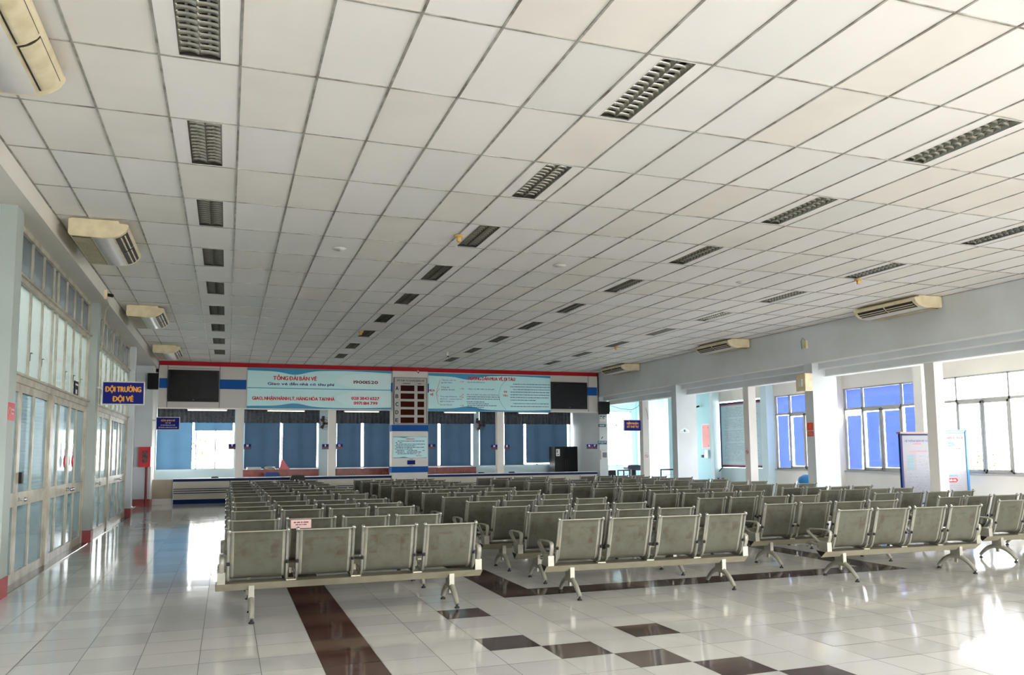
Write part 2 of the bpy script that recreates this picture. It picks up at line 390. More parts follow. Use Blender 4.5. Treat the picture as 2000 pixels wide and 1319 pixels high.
def scribble(mb, x0, x1, z, y, h, F=FRONT, seed=0, mi=0, t=.002, dens=.9):
    """a printed line too small to read: short word-long dashes"""
    rnd = random.Random(seed); x = x0; T = Matrix.Translation((0, 0, 0))
    if F is FRONT: mk = lambda a, b: ((a, y - t, z - h / 2), (b, y - t, z - h / 2), (b, y - t, z + h / 2), (a, y - t, z + h / 2))
    elif F is LEFTF: mk = lambda a, b: ((y - t, -a, z - h / 2), (y - t, -b, z - h / 2), (y - t, -b, z + h / 2), (y - t, -a, z + h / 2))
    while x < x1:
        wl = rnd.uniform(1.2, 5.5) * h
        b = min(x + wl, x1)
        if rnd.random() < dens: mb.add(mk(x, b), [(0, 1, 2, 3)], mi)
        x = b + h * .7

# ------------------------------------------------------------------ structure
XL, XR, XO = -2.15, 13.65, 17.5
ZC = 4.65
YB = 28.2           # face of the ticket office
YW = 31.0           # rear wall of the ticket office
YE = 32.3           # end of the side bay
YF = -5.0           # entrance front behind the camera
TP = 0.43
TX0, TY0 = 1.99, 6.57
def build_floor():
    mb = MB(); rnd = random.Random(3)
    n0, n1 = math.floor((-2.6 - TX0) / TP), math.ceil((XO - TX0) / TP)
    m0, m1 = math.floor((YF - TY0) / TP), math.ceil((YE - TY0) / TP)
    spots = {(0, 2), (0, -1), (1, -2), (2, -3), (3, -4), (3, -1), (1, -5), (4, -5)}
    g = .0022
    for n in range(n0, n1):
        for m in range(m0, m1):
            mi = 0 if rnd.random() < .6 else 1
            if n == -3 and m < 46: mi = 3
            elif (n, m) in spots: mi = 2
            elif m == 4 and 2 <= n <= 14: mi = 2
            elif n in (2, 14) and 4 <= m <= 40: mi = 2
            elif m == 40 and 2 <= n <= 14: mi = 2
            x0, x1 = max(TX0 + n * TP, -2.6), min(TX0 + (n + 1) * TP, XO); y0, y1 = max(TY0 + m * TP, YF), min(TY0 + (m + 1) * TP, YE)
            a, b = rnd.gauss(0, .0017), rnd.gauss(0, .0017)
            z = lambda x, y: (x - (x0 + x1) / 2) * a + (y - (y0 + y1) / 2) * b
            q = [(x0 + g, y0 + g), (x1 - g, y0 + g), (x1 - g, y1 - g), (x0 + g, y1 - g)]
            mb.add([(x, y, z(x, y)) for x, y in q], [(0, 1, 2, 3)], mi)
    mb.box(-2.6, XO, YF, YE, -.2, -.0035, 4)
    struct('floor', mb, [TILEW, TILEG, TILEB, TILER, GROUT])
build_floor()
struct('trim_1', box(-2.52, -2.31, 10.55, 22.85, .0015, .006), mat('dark_threshold_stone', rgb(70, 62, 60), .15, var=.1))

GX0, GY0, GX, GY = -1.167, 6.491, .6, 1.2192
FIX = [(c, r) for c in (1, 7, 13, 19) for r in range(-1, 16, 2) if not (c == 19 and r < 1)]
def build_ceiling():
    rnd = random.Random(11); mb = MB(); bars = MB()
    xs = [XL] + [GX0 + GX * i for i in range(-1, 26) if XL < GX0 + GX * i < XR] + [XR]
    ys = [YF] + [GY0 + GY * j for j in range(-10, 20) if YF < GY0 + GY * j < YB] + [YB]
    for a, b in zip(xs, xs[1:]):
        for c, d in zip(ys, ys[1:]):
            i = round((a - GX0) / GX); j = round((c - GY0) / GY)
            if (i, j) in FIX and b - a > .5: continue
            mi = rnd.choices((0, 1, 2), (6, 1.3, 3))[0]
            zs = [ZC + rnd.uniform(0, .004) for _ in range(4)]
            mb.add([(a, c, zs[0]), (b, c, zs[1]), (b, d, zs[2]), (a, d, zs[3])], [(3, 2, 1, 0)], mi)
    struct('ceiling', mb, [CEILW, CEILB, CEILC])
    for x in xs[1:-1]: bars.box(x - .0095, x + .0095, YF, YB, ZC - .006, ZC + .012)
    for y in ys[1:-1]: bars.box(XL, XR, y - .007, y + .007, ZC - .005, ZC + .011)
    for x in (XL, XR): bars.box(x - .0, x + (.02 if x < 0 else -.02), YF, YB, ZC - .008, ZC + .0)
    struct('trim_2', bars, TBAR)
build_ceiling()
# slab over everything so no sky leaks in
struct('ceiling_slab', box(-2.9, XO + .3, YF - .1, YE + .3, 5.0, 5.2), GREYW)

# --- left side: beam, pillars, glazed door bays
wl = MB(); wl.box(-2.9, XL, YF, YB + .2, 4.40, 5.0)
struct('wall_left', wl, WARMW)
wl2 = MB()
wl2.box(-2.9, -2.72, 23.05, 27.5, 0, 4.4)                       # solid stretch before the office
wl2.box(-2.8, -2.45, -5, 4.0, 0, 4.4)
struct('wall_left_rear', wl2, GREYW)
wl3 = MB(); wl3.box(-2.8, -2.36, 28.2, YW, 0, 4.99)
struct('wall_left_office', wl3, WHITE)
PIL = [(3.9, 4.2), (10.2, 10.52), (16.38, 16.66), (22.78, 23.05), (27.5, 28.2)]
for i, (a, b) in enumerate(PIL):
    x1 = -2.3 if i < 4 else -2.24
    struct('trim_%d' % (3 + i), box(-2.8, x1, a, b, .215, 4.4), GREENW if i < 3 else GREYW)
    struct('baseboard_%s' % ('entrance', 'near', 'middle', 'far', 'end')[i], box(-2.8, x1 + .012, a - .012, b + .012, 0, .22), REDBASE)
XG = -2.47
def door_leaf(root, y0, y1, ym, handle_y, lock=False):
    m = MB()
    for a, b in ((y0, y0 + .075), (y1 - .075, y1), (ym - .03, ym + .03)): m.box(XG - .02, XG + .02, a, b, .03, 2.46)
    for a, b in ((.012, .13), (.94, 1.11), (2.36, 2.46)): m.box(XG - .022, XG + .022, y0, y1, a, b)
    d = m.build('door_leaf', ALU, root)
    g = MB()
    for a, b in ((y0 + .07, ym - .03), (ym + .03, y1 - .07)):
        for c, e in ((.13, .94), (1.11, 2.36)): g.sheetx(XG, a, b, c, e)
    g.build('glass_pane', FROST, d)
    if handle_y:
        h = MB(); h.tube([(XG + .02, handle_y, 1.02), (XG + .09, handle_y, 1.02)], .012, 10)
        h.lathe([(0.001, 0), (.022, .004), (.03, .02), (.022, .038), (.001, .042)], n=14, T=Matrix.Translation((XG + .075, handle_y, 1.02)) @ Matrix.Rotation(H, 4, 'Y'))
        h.lathe([(.001, 0), (.03, .0), (.03, .008), (.001, .008)], n=14, T=Matrix.Translation((XG + .02, handle_y, 1.02)) @ Matrix.Rotation(H, 4, 'Y'))
        h.build('door_handle', CHROME, d)
    if lock:
        box(XG + .02, XG + .055, handle_y - .05, handle_y + .05, 1.22, 1.36).build('lock', BLACK, d)
def door_bay(n, y0, y1, off):
    """frame, transoms and fixed glazing between two pillars"""
    root = bpy.data.objects.new('window_%d' % n, None); COL.objects.link(root); root['kind'] = 'structure'
    m = MB()
    m.box(XG - .05, XG + .05, y0, y1, 2.46, 2.56); m.box(XG - .03, XG + .085, y0, y1, 2.545, 2.575)
    m.box(XG - .05, XG + .05, y0, y1, 3.70, 3.78); m.box(XG - .03, XG + .08, y0, y1, 3.76, 3.785)
    m.box(XG - .04, XG + .04, y0, y0 + .05, 0, 4.4); m.box(XG - .04, XG + .04, y1 - .05, y1, 0, 4.4)
    m.box(XG - .045, XG + .045, 13.2 + off, 13.42 + off, 0, 2.46)
    m.box(XG - .04, XG + .04, y0, y1, 4.33, 4.4); m.box(XG - .04, XG + .025, y0, y1, -.02, .014)
    for y in (11.1, 11.8, 12.5, 13.2, 13.52, 14.22, 14.92, 15.62):
        if y0 < y + off < y1: m.box(XG - .025, XG + .025, y + off - .02, y + off + .02, 2.56, 4.4)
    m.build('frame', ALU, root)
    g = MB().sheetx(XG, y0 + .04, y1 - .04, 2.57, 3.70); g.build('upper_glass', FROSTU, root)
    g = MB().sheetx(XG, y0 + .04, y1 - .04, 3.78, 4.34); g.build('transom_glass', FROSTG, root)
    lt = MB()
    for y in (11.86, 12.56, 14.28, 14.98, 15.66):
        lt.box(XG + .02, XG + .026, y + off, y + off + .006, 2.80, 2.90); lt.box(XG + .02, XG + .04, y + off, y + off + .06, 2.90, 2.908)
    lt.build('window_stay', BLACKM, root)
    r1 = bpy.data.objects.new('door_%d' % (2 * n - 1), None); COL.objects.link(r1); r1['kind'] = 'structure'
    door_leaf(r1, y0 + .05, 11.48 + off, (y0 + .05 + 11.48 + off) / 2 + .02, None)
    door_leaf(r1, 11.48 + off, 13.2 + off, 12.25 + off, 11.6 + off, n == 1)
    r2 = bpy.data.objects.new('door_%d' % (2 * n), None); COL.objects.link(r2); r2['kind'] = 'structure'
    door_leaf(r2, 13.42 + off, 14.86 + off, 13.95 + off, 14.78 + off)
    door_leaf(r2, 14.86 + off, y1 - .05, 15.5 + off, 14.96 + off)
door_bay(1, 10.52, 16.38, 0)
door_bay(2, 16.66, 22.78, 6.28)
wx = MB().sheetx(XG, 4.2, 10.2, .1, 4.4)
struct('wall_left_light_block', wx, GREYW)  # unseen opaque sheet added in place of glazing to block light
# yard beyond the doors
struct('ground_yard', box(-9, -2.8, -5, 34, -.25, -.05), CONC)
sh = MB()
for k in range(42):
    sh.prism([(-5.6, .0 + k * .085), (-5.57, .0425 + k * .085), (-5.6, .085 + k * .085), (-5.7, .085 + k * .085), (-5.7, k * .085)], 3, 27, 'y')
struct('wall_yard', sh, SHUTTER)

# --- right side: stepped beam, pillars, posts
wr_ = MB()
wr_.box(XR, 14.4, YF, YB + .2, 3.71, 5.0); wr_.box(13.85, 14.4, YF, YB, 3.56, 3.71); wr_.box(14.05, 14.4, YF, YB, 3.40, 3.56)
struct('wall_right', wr_, mat('lightened_wall_paint', rgb(224, 228, 230), .75, var=.03, scale=.8, dirt=rgb(212, 214, 212)))  # wall paint lightened to make up for weak light on the beam
lip = MB()
for a, b in zip((-2.8, 3.6, 10.0, 16.4, 22.8), (3.3, 9.7, 16.1, 22.5, YB)):
    lip.box(XR - .018, XR + .01, a, b, 3.698, 3.726); lip.box(13.832, 13.86, a, b, 3.548, 3.574); lip.box(14.032, 14.06, a, b, 3.388, 3.414)
struct('trim_8', lip, mat('bright_white_lip_paint', rgb(240, 240, 238), .5, var=.01))
for i, (a, b) in enumerate(((22.5, 22.8), (16.1, 16.4), (9.7, 10.0), (3.3, 3.6), (-3.1, -2.8))):
    struct('trim_%d' % (9 + i), box(XR, 14.39, a, b, 0, 3.71), GREYW)
for i, (a, b) in enumerate(((25.52, 25.77), (19.3, 19.55), (12.88, 13.13), (6.5, 6.75))):
    struct('trim_%d' % (14 + i), box(14.08, 14.33, a, b, 0, 3.40), WHITE)
struct('wall_office_side', box(XR, 14.0, YB, YE, 0, 5.0), GREYW)
# outer wall of the side bay
SILL, HEAD = .95, 3.40
WIN = [('A', 19.65, 22.57), ('B', 16.45, 19.35), ('C', 13.2, 16.12), ('D', 10.25, 12.85)]
ow = MB()
ow.box(XO, XO + .2, YF, YE, -.05, SILL); ow.box(XO, XO + .2, YF, YE, HEAD, 5.0)
edges = [YE, 25.75, 23.12] + [v for _, a, b in WIN for v in (b, a)] + [YF]
for a, b in zip(edges[0::2], edges[1::2]): ow.box(XO, XO + .2, b, a, SILL, HEAD)
struct('wall_outer', ow, WHITE)
struct('ceiling_bay', box(14.4, XO, YF, YE, 4.2, 4.3), WHITE)
for i, (a, b) in enumerate(((29.0, 29.3), (25.78, 26.0), (22.6, 22.93), (19.37, 19.6), (16.14, 16.42), (12.87, 13.17), (9.65, 9.95))):
    struct('trim_%d' % (18 + i), box(XO - .3, XO, a, b, 0, 4.2), BLUEW if i < 3 else WHITE)
struct('trim_25', box(XO - .012, XO, 26.0, YE, 0, 4.2), mat('sky_blue_end_wall_paint', rgb(166, 208, 218), .7, var=.03, scale=1))
struct('trim_26', box(XO - .012, XO, 22.93, 25.78, 0, SILL), BLUEW)
def side_window(n, y0, y1, shades):
    root = bpy.data.objects.new('window_%d' % n, None); COL.objects.link(root); root['kind'] = 'structure'
    q = (y1 - y0) / 4; m = MB(); x = XO + .05
    for a, b in ((y0, y0 + .05), (y1 - .05, y1), (y0 + q - .025, y0 + q + .025), (y1 - q - .025, y1 - q + .025)): m.box(x - .03, x + .03, a, b, SILL, HEAD)
    for a, b in ((SILL, SILL + .05), (HEAD - .04, HEAD), (2.74, 2.81)): m.box(x - .03, x + .03, y0, y1, a, b)
    c = (y0 + y1) / 2; m.box(x - .03, x + .03, c - .025, c + .025, SILL, 2.76)
    for a, b in ((y0 + q + .025, c - .02), (c + .02, y1 - q - .025)):
        m.box(x - .045, x - .02, a, a + .045, SILL + .05, 2.74); m.box(x - .045, x - .02, b - .045, b, SILL + .05, 2.74)
        m.box(x - .045, x - .02, a, b, SILL + .05, SILL + .1); m.box(x - .045, x - .02, a, b, 2.68, 2.74)
    m.box(XO - .04, XO + .02, y0 - .03, y1 + .03, SILL - .045, SILL)
    m.build('frame', ALUG, root)
    MB().sheetx(x, y0, y1, SILL, HEAD).build('glass_pane', CLEAR, root)
    return q
for i, (nm, a, b) in enumerate(WIN): side_window(4 + i, a, b, nm in 'AB')
def shade(name, label, y0, y1, z0, z1, skew=0.0, group=None):
    m = MB(); x = XO + .085
    m.add([(x, y0 + skew, z0), (x, y1, z0), (x, y1, z1), (x, y0, z1)], [(0, 3, 2, 1)])
    return tag(m.build(name, SHADE_VIVID), label, 'window blind', group)
GSH = 'vivid blue window blinds'
q = 2.90 / 4
for nm, a, b in WIN[:2]:
    q = (b - a) / 4; w = 'the wide blue window left of the notice boards' if nm == 'B' else 'the blue window beside the tall pillar'
    w = 'the wide blue window' if nm == 'B' else 'the blue window beside the fire plates'
    c = (a + b) / 2
    shade('window_blind', 'blue blind panel, top left of ' + w, b - q + .03, b - .05, 2.81, 3.36, group=GSH)
    shade('window_blind', 'wide blue blind panel, top middle of ' + w, a + q + .03, b - q - .03, 2.81, 3.36, group=GSH)
    if nm == 'B': shade('window_blind', 'blue blind panel, top right of ' + w, a + .05, a + q - .03, 2.81, 3.36, group=GSH)
    shade('window_blind', 'tall blue blind, lower left of ' + w, b - q + (.10 if nm == 'B' else .03), b - .06, 1.0, 2.58 if nm == 'B' else 2.73, .06 if nm == 'B' else 0, group=GSH)
    shade('window_blind', 'tall blue blind, left sliding sash of ' + w, c + .06, b - q - .1, 1.06, 2.66, group=GSH)
    if nm == 'B':
        shade('window_blind', 'tall blue blind, right sliding sash of ' + w, a + q + .09, c - .06, 1.06, 2.66, group=GSH)
        shade('window_blind', 'tall blue blind, lower right of ' + w, a + .05, a + q - .06, 1.0, 2.72, group=GSH)
# end wall of the side bay
ew = MB(); ew.box(14.0, XO + .2, YE, YE + .2, 0, SILL); ew.box(14.0, XO + .2, YE, YE + .2, HEAD, 5); ew.box(17.24, XO + .2, YE, YE + .2, SILL, HEAD)
struct('wall_back', ew, BLUEW)
r = bpy.data.objects.new('window_11', None); COL.objects.link(r); r['kind'] = 'structure'
m = MB()
for x in (14.3, 15.1, 15.75, 16.49, 17.2): m.box(x - .02, x + .02, YE + .02, YE + .07, SILL, HEAD)
for z in (SILL + .02, 2.77, HEAD - .02): m.box(14.0, 17.24, YE + .02, YE + .07, z - .02, z + .02)
m.build('frame', ALUG, r); MB().sheety(YE + .045, 14.0, 17.24, SILL, HEAD).build('glass_pane', CLEAR, r)
# entrance front behind the camera
fr = MB(); fr.box(-2.9, XO + .2, YF - .2, YF, 2.95, 5.0); fr.box(-2.9, 2.2, YF - .2, YF, 0, 2.95)
for x in (-2.7, 3.0, 8.2, 13.75, 17.5): fr.box(x - .15, x + .2, YF - .2, YF, 0, 3.7)
struct('wall_front', fr, GREYW)
struct('ground_outside', box(-60, 80, -60, 90, -.5, -.26), CONC)

# --- ticket office shell
ob = MB()
def yk(x): return x * .963
OW = [(-2.36, .26), (.60, 3.27), (3.93, 6.45), (7.25, 9.36), (9.62, 10.32), (10.68, 13.6)]
OS, OH = 1.06, 3.26
ob.box(-2.36, XR, YW, YW + .2, 0, OS); ob.box(-2.36, XR, YW, YW + .2, OH, 5)
for a, b in zip([-2.4] + [w[1] for w in OW], [w[0] for w in OW] + [XR]): ob.box(a, b, YW, YW + .2, OS, OH)
struct('wall_office_back', ob, BLUEW)
struct('ceiling_office', box(-2.36, XR, YB + .25, YW, 4.2, 4.3), WHITE)
for i, (a, b) in enumerate(OW):
    r = bpy.data.objects.new('window_%d' % (12 + i), None); COL.objects.link(r); r['kind'] = 'structure'
    m = MB(); n = 4 if b - a > 2 else 1
    for k in range(n + 1):
        x = a + (b - a) * k / n; m.box(x - .02, x + .02, YW + .06, YW + .11, OS, OH)
    for z in (OS + .02, OH - .02): m.box(a, b, YW + .06, YW + .11, z - .02, z + .02)
    m.build('frame', WFRAME, r); MB().sheety(YW + .083, a, b, OS, OH).build('glass_pane', CLEAR, r)
for i, x in enumerate((.27, 3.33, 9.53)):
    struct('trim_%d' % (27 + i), box(x, x + .25, YB + .2, YB + .44, 0, 3.13), WHITE)
fs = MB()
fs.box(-2.13, 13.6, YB, YB + .25, 3.13, ZC)
struct('wall_fascia', fs, PANEL)
f2 = MB()
for a, b in ((-2.12, -1.87), (-.28, .57), (11.65, 13.58)): f2.box(a, b, YB - .006, YB, 3.76, 4.08)
struct('trim_30', f2, BLUEP)
struct('trim_31', box(-2.12, 13.6, YB - .03, YB, 4.51, ZC - .001), REDP)
f3 = MB()
for x in (-1.87, -.27, 13.2): f3.box(x - .008, x + .008, YB - .004, YB, 3.13, 4.54)
for a, b in ((-1.87, -.27),): f3.box(a, b, YB - .004, YB, 4.42, 4.43)
struct('trim_32', f3, GAP)
struct('trim_33', box(-2.13, 13.6, YB - .01, YB + .26, 3.10, 3.13), WHITE)
lw = MB(); lw.box(-2.24, -1.63, YB + .05, YB + .3, .18, .79); struct('wall_low', lw, mat('beige_low_wall', rgb(176, 166, 148), .7))
struct('trim_34', box(-2.24, -1.63, YB + .02, YB + .32, 0, .18), WHITE)
struct('trim_35', box(-2.245, -2.225, 27.49, YB, .2, 4.4), WHITE)
struct('trim_36', box(-2.30, -2.288, 22.77, 22.79, .2, 4.4), WHITE)

# ------------------------------------------------------------------ waiting benches
SP, SW = .600, .535     # seat pitch and width
PATH = [(-.262, .840), (-.250, .838), (-.239, .825), (-.230, .795), (-.205, .70), (-.175, .60), (-.140, .49), (-.120, .435), (-.095, .405), (-.06, .388), (0, .385), (.14, .402), (.26, .416), (.31, .416), (.338, .402), (.348, .378)]
def bench_meshes():
    P = {}
    e = SW / 2 - .022
    m = MB(); m.ribbon(PATH, 0, 0, .003, xs=[-e, -e + .035, e - .035, e], mis=[0, 1, 0])
    m.tube([(-e, -.256, .837), (e, -.256, .837)], .007, 6, 0)
    P['seat'] = m.mesh('seat', [SILVER, PERF])
    def tubep(dx):
        t = MB(); pth = [(dx, -.272, .829), (dx, -.262, .838)] + [(dx, y - .004, z - .004) for y, z in PATH[2:]] + [(dx, .336, .364)]
        t.tube(pth, .0145, 8)
        t.lathe([(.001, 0), (.017, 0), (.017, .03), (.001, .03)], n=8, T=Matrix.Translation((dx, -.268, .835)) @ Matrix.Rotation(-1.0, 4, 'X'))
        low = [(dx, -.180, .53), (dx, -.160, .46), (dx, -.140, .405), (dx, -.108, .373), (dx, -.06, .360), (dx, .14, .373)]
        t.tube(low, .014, 8)
        t.tube([(dx, -.186, .548), (dx, -.179, .524)], .0155, 8, 1)
        return t.mesh('side_tube', [TUBE, RUBBER])
    P['tl'] = tubep(-SW / 2 + .012); P['tr'] = tubep(SW / 2 - .012)
    b = MB(); tri = [(-.13, .345), (.05, .350), (-.04, .270)]
    b.prism(tri, -1.262, 1.262, 'x'); tri2 = [(-.122, .341), (.042, .345), (-.04, .277)]
    b.prism(tri2, -1.2635, -1.262, 'x', 1); b.prism(tri2, 1.262, 1.2635, 'x', 1)
    for k in (1, 2, 3):
        x = (k - 2) * SP; b.box(x - .045, x + .045, -.10, .03, .347, .356, 0); b.box(x - .014, x + .014, .0, .006, .40, .455, 0)
    P['beam'] = b.mesh('beam', [BEAMM, BLACK, SILVER])
    l = MB(); l.box(-.025, .025, -.095, .055, .16, .315)
    arch = []
    for k in range(15):
        t = -1 + 2 * k / 14; arch.append((0, -.01 + t * .285, .192 - .152 * abs(t) ** 2.1))
    l.tube(arch, .03, 8, rs=[.023 + .012 * (1 - abs(-1 + 2 * k / 14)) for k in range(15)], sq=(1.0, .95))
    l.box(-.010, .010, -.03, .01, .11, .17)
    P['leg'] = l.mesh('leg', SILVER)
    for nm, y in (('pn', -.288), ('pf', .268)):
        p = MB(); p.lathe([(.001, 0), (.026, 0), (.026, .012), (.012, .02), (.010, .045), (.001, .045)], (0, y, 0), 10)
        P[nm] = p.mesh('foot_pad', RUBBER)
    def arm(sx):
        a = MB(); x = sx * 1.214
        a.prism([(-.14, .346), (.0, .350), (.04, .455), (-.14, .455)], x - .034, x + .034, 'x', 0)
        loop = [(x, -.130, .45), (x, -.165, .53), (x, -.168, .575), (x, -.135, .595), (x, .0, .600), (x, .20, .590), (x, .245, .573), (x, .235, .548), (x, .12, .485), (x, .035, .448)]
        a.tube(loop, .017, 8, sq=(1.5, .6))
        return a.mesh('armrest', SILVER)
    P['al'] = arm(-1); P['ar'] = arm(1)
    return P
BM = bench_meshes()
def sub(name, me, parent, loc=(0, 0, 0)):
    o = bpy.data.objects.new(name, me); COL.objects.link(o); o.parent = parent; o.location = loc; return o
def bench(label, x, y, rz=0.0, sx=1.0, pads=True):
    t = thing('waiting_bench', label, 'bench', (x, y, 0), rz, 'rows of perforated steel waiting benches'); t.scale = (sx, 1, 1)
    sub('beam', BM['beam'], t)
    for lx in (-.95, .95):
        l = sub('leg', BM['leg'], t, (lx, 0, 0))
        if pads: sub('foot_pad', BM['pn'], l); sub('foot_pad', BM['pf'], l)
    for k in range(4):
        s = sub('seat', BM['seat'], t, ((k - 1.5) * SP, 0, 0)); sub('side_tube', BM['tl'], s); sub('side_tube', BM['tr'], s)
    sub('armrest', BM['al'], t); sub('armrest', BM['ar'], t)
    return t
ROWS = {1: [8.39, 9.75, 11.34, 12.29, 13.46, 15.31, 16.61, 17.96, 19.71, 21.11, 22.64, 24.3],
        2: [8.26, 9.43, 10.63, 11.95, 13.40, 14.88, 16.36, 17.83, 19.46, 20.64, 22.20, 23.54],
        3: [8.00, 9.43, 11.09, 12.62, 13.85, 15.11, 16.21, 17.43, 18.89, 20.44, 21.93, 23.28],
        4: [8.48, 9.64, 10.95, 12.30, 13.37, 15.06, 16.83, 18.49, 20.25, 21.7, 23.1]}
CEN = {1: 1.26, 2: 4.47, 3: 7.92, 4: 11.07}
ORD = ['front', 'second', 'third', 'fourth', 'fifth', 'sixth', 'seventh', 'eighth', 'ninth', 'tenth', 'eleventh', 'last']
BLK = {1: 'the block beside the glass doors', 2: 'the second block from the glass doors', 3: 'the third block from the glass doors', 4: 'the block nearest the blue windows'}
TW = {(1, 1): (1.235, 1.035, 0, 8.21), (1, 2): (1.22, 1.02, 0), (1, 3): (1.25, 1.01, 0), (2, 1): (4.475, .98, -.04, 8.10), (2, 2): (4.53, .97, -.03), (3, 1): (7.945, .945, -.03, 7.95),
      (3, 2): (7.88, .945, -.03), (3, 3): (7.86, .95, -.02), (4, 1): (11.14, .95, -.03, 8.45)}
BENCH = {}
for b, ys in ROWS.items():
    for i, y in enumerate(ys):
        nm = ORD[i] if i < 11 else 'last'
        if b == 4 and i == len(ys) - 1: nm = 'last'
        if i == 0: lab = 'perforated steel four-seat bench at the front of ' + BLK[b]
        else: lab = 'perforated steel four-seat bench in the %s row of %s' % (nm, BLK[b])
        q_ = TW.get((b, i + 1), (CEN[b], (1.0, .98, .955, .93)[b - 1], 0.0))
        BENCH[b, i + 1] = bench(lab, q_[0], q_[3] if len(q_) > 3 else y * .953 + .25, q_[2], q_[1], i < 5)
# paper sticker on the second row
ly_ = ROWS[1][1] * .953 + .25 - .262
m = MB(); m.box(.69, .91, ly_ - .004, ly_ - .001, .735, .828)
st = tag(m.build('paper_notice', PINKP), 'small pink paper notice taped to a second-row seat back near the doors', 'paper notice')
w = MB(); scribble(w, .72, .88, .800, ly_ - .004, .012, seed=4, t=.001); scribble(w, .74, .86, .775, ly_ - .004, .010, seed=9, t=.001)
w.build('lettering', MAROON, st)

# ------------------------------------------------------------------ recessed louvre lights
def light_proto():
    t = thing('ceiling_light', 'x', 'ceiling light', (0, 0, ZC), 0, 'recessed louvre lights in the ceiling')
    hx, hy, ox, oy = .289, GY / 2 - .012, .152, GY / 2 - .03
    f = MB()
    for s in (-1, 1):
        f.box(s * ox, s * hx, -hy, hy, -.001, .01)
        f.box(-ox, ox, s * oy, s * hy, -.001, .01)
        f.box(s * ox, s * (ox + .008), -oy, oy, -.004, .004)
    f.build('frame', CEILW, t)
    h = MB(); h.add([(-ox, -oy, 0), (ox, -oy, 0), (ox, oy, 0), (-ox, oy, 0), (-ox, -oy, .09), (ox, -oy, .09), (ox, oy, .09), (-ox, oy, .09)],
                    [(0, 4, 5, 1), (1, 5, 6, 2), (2, 6, 7, 3), (3, 7, 4, 0), (4, 7, 6, 5)])
    h.build('housing', HOUSING, t)
    l = MB(); l.prism([(-.012, .05), (0, .004), (.012, .05)], -oy, oy, 'y')
    for s in (-1, 1): l.prism([(s * .150, .05), (s * .148, .002), (s * .132, .05)], -oy, oy, 'y')
    for k in range(13):
        y = -oy + (k + .5) * 2 * oy / 13
        for a, b in ((-.146, -.004), (.004, .146)):
            c = (a + b) / 2; vs = []
            for x, dz in ((a, 0), (a + .03, .012), (c, .018), (b - .03, .012), (b, 0)):
                vs += [(x, y - .011, .046), (x, y, .004 + dz), (x, y + .011, .046)]
            l.add(vs, [(i * 3 + j, i * 3 + j + 1, i * 3 + j + 4, i * 3 + j + 3) for i in range(4) for j in (0, 1)], 0, True)
    l.build('louver', REFLECT, t)
    for x in (-.075, .075):
        MB().tube([(x, -oy + .03, .07), (x, oy - .03, .07)], .013, 8).build('lamp_tube', LAMPW, t)
    return t
lp = light_proto(); first = True
LN = {1: 'nearest the glass doors', 7: 'second from the glass doors', 13: 'third from the glass doors', 19: 'nearest the pillared side'}
NTH = ['first', 'second', 'third', 'fourth', 'fifth', 'sixth', 'seventh', 'eighth', 'last']
for c, r_ in FIX:
    o = lp if first else copy_tree(lp); first = False
    o.location = (GX0 + GX * (c + .5), GY0 + GY * (r_ + .5), ZC)
    k = (r_ + 1) // 2 if c < 19 else (r_ - 1) // 2
    n = NTH[k] if not (c == 19 and k == 7) else 'last'
    o['label'] = 'recessed louvre light, %s from the entrance in the line %s' % (n, LN[c])

# ------------------------------------------------------------------ air conditioners
def ac_proto(closed=False):
    t = thing('air_conditioner', 'x', 'air conditioner', (0, 0, 0), 0, 'ceiling-hung air conditioners')
    L_ = 1.66
    prof = [(0, -.02), (0, -.205), (.02, -.235), (.40, -.245), (.52, -.232), (.60, -.20), (.665, -.15), (.70, -.095), (.705, -.06), (.69, -.045), (.60, -.04), (.58, -.005), (.04, -.005)]
    b = MB(); b.prism(prof, .03, L_ - .03, 'y', 0, True)
    b.build('body', ACCREAM, t)
    for y0, y1 in ((0, .03), (L_ - .03, L_)):
        e = MB(); e.prism([(x * 1.004, z * 1.01) for x, z in prof], y0, y1, 'y'); e.build('end_cap', ACCREAM, t)
    g = MB(); g.box(.045, .26, .05, L_ - .05, -.2465, -.238, 0)
    for k in range(18): x = .05 + k * .0118; g.box(x, x + .005, .055, L_ - .055, -.2505, -.2465, 1)
    g.build('intake_grille', [ACDARK, ACCREAM], t)
    u = MB(); u.prism([(.28, -.2475), (.40, -.2495), (.52, -.2365), (.52, -.228), (.40, -.24), (.28, -.24)], .03, L_ - .03, 'y', 0, True); u.build('under_panel', ACGREY, t)
    # outlet on the curved front: recess with vanes, split in the middle
    def fp(s, off):
        a, b_ = Vector((.545, -.226)), Vector((.685, -.122)); p = a.lerp(b_, s); n = Vector((.597, -.802)); mid = 4 * s * (1 - s) * .020
        return p + n * (off + mid)
    for y0, y1 in ((.09, .81), (.85, 1.57)):
        r1 = MB(); pts = [fp(k / 6, .004) for k in range(7)] + [fp(k / 6, -.01) for k in reversed(range(7))]
        r1.prism([(p.x, p.y) for p in pts], y0, y1, 'y', 0); o = r1.build('air_outlet', ACDARK, t)
        if closed:
            v = MB(); pts = [fp(.06 + .9 * k / 6, .010) for k in range(7)] + [fp(.06 + .9 * k / 6, .004) for k in reversed(range(7))]; v.prism([(p.x, p.y) for p in pts], y0 + .01, y1 - .01, 'y', 0, True); v.build('flap', ACCREAM, o); continue
        v = MB()
        for s in (.36, .68):
            p0, p1 = fp(s - .035, .005), fp(s + .035, .010); v.prism([(p0.x, p0.y), (p1.x, p1.y), (p1.x + .004, p1.y + .006), (p0.x + .004, p0.y + .006)], y0 + .01, y1 - .01, 'y')
        v.build('vane', ACCREAM, o)
    return t
acp = ac_proto(); acc = ac_proto(True)
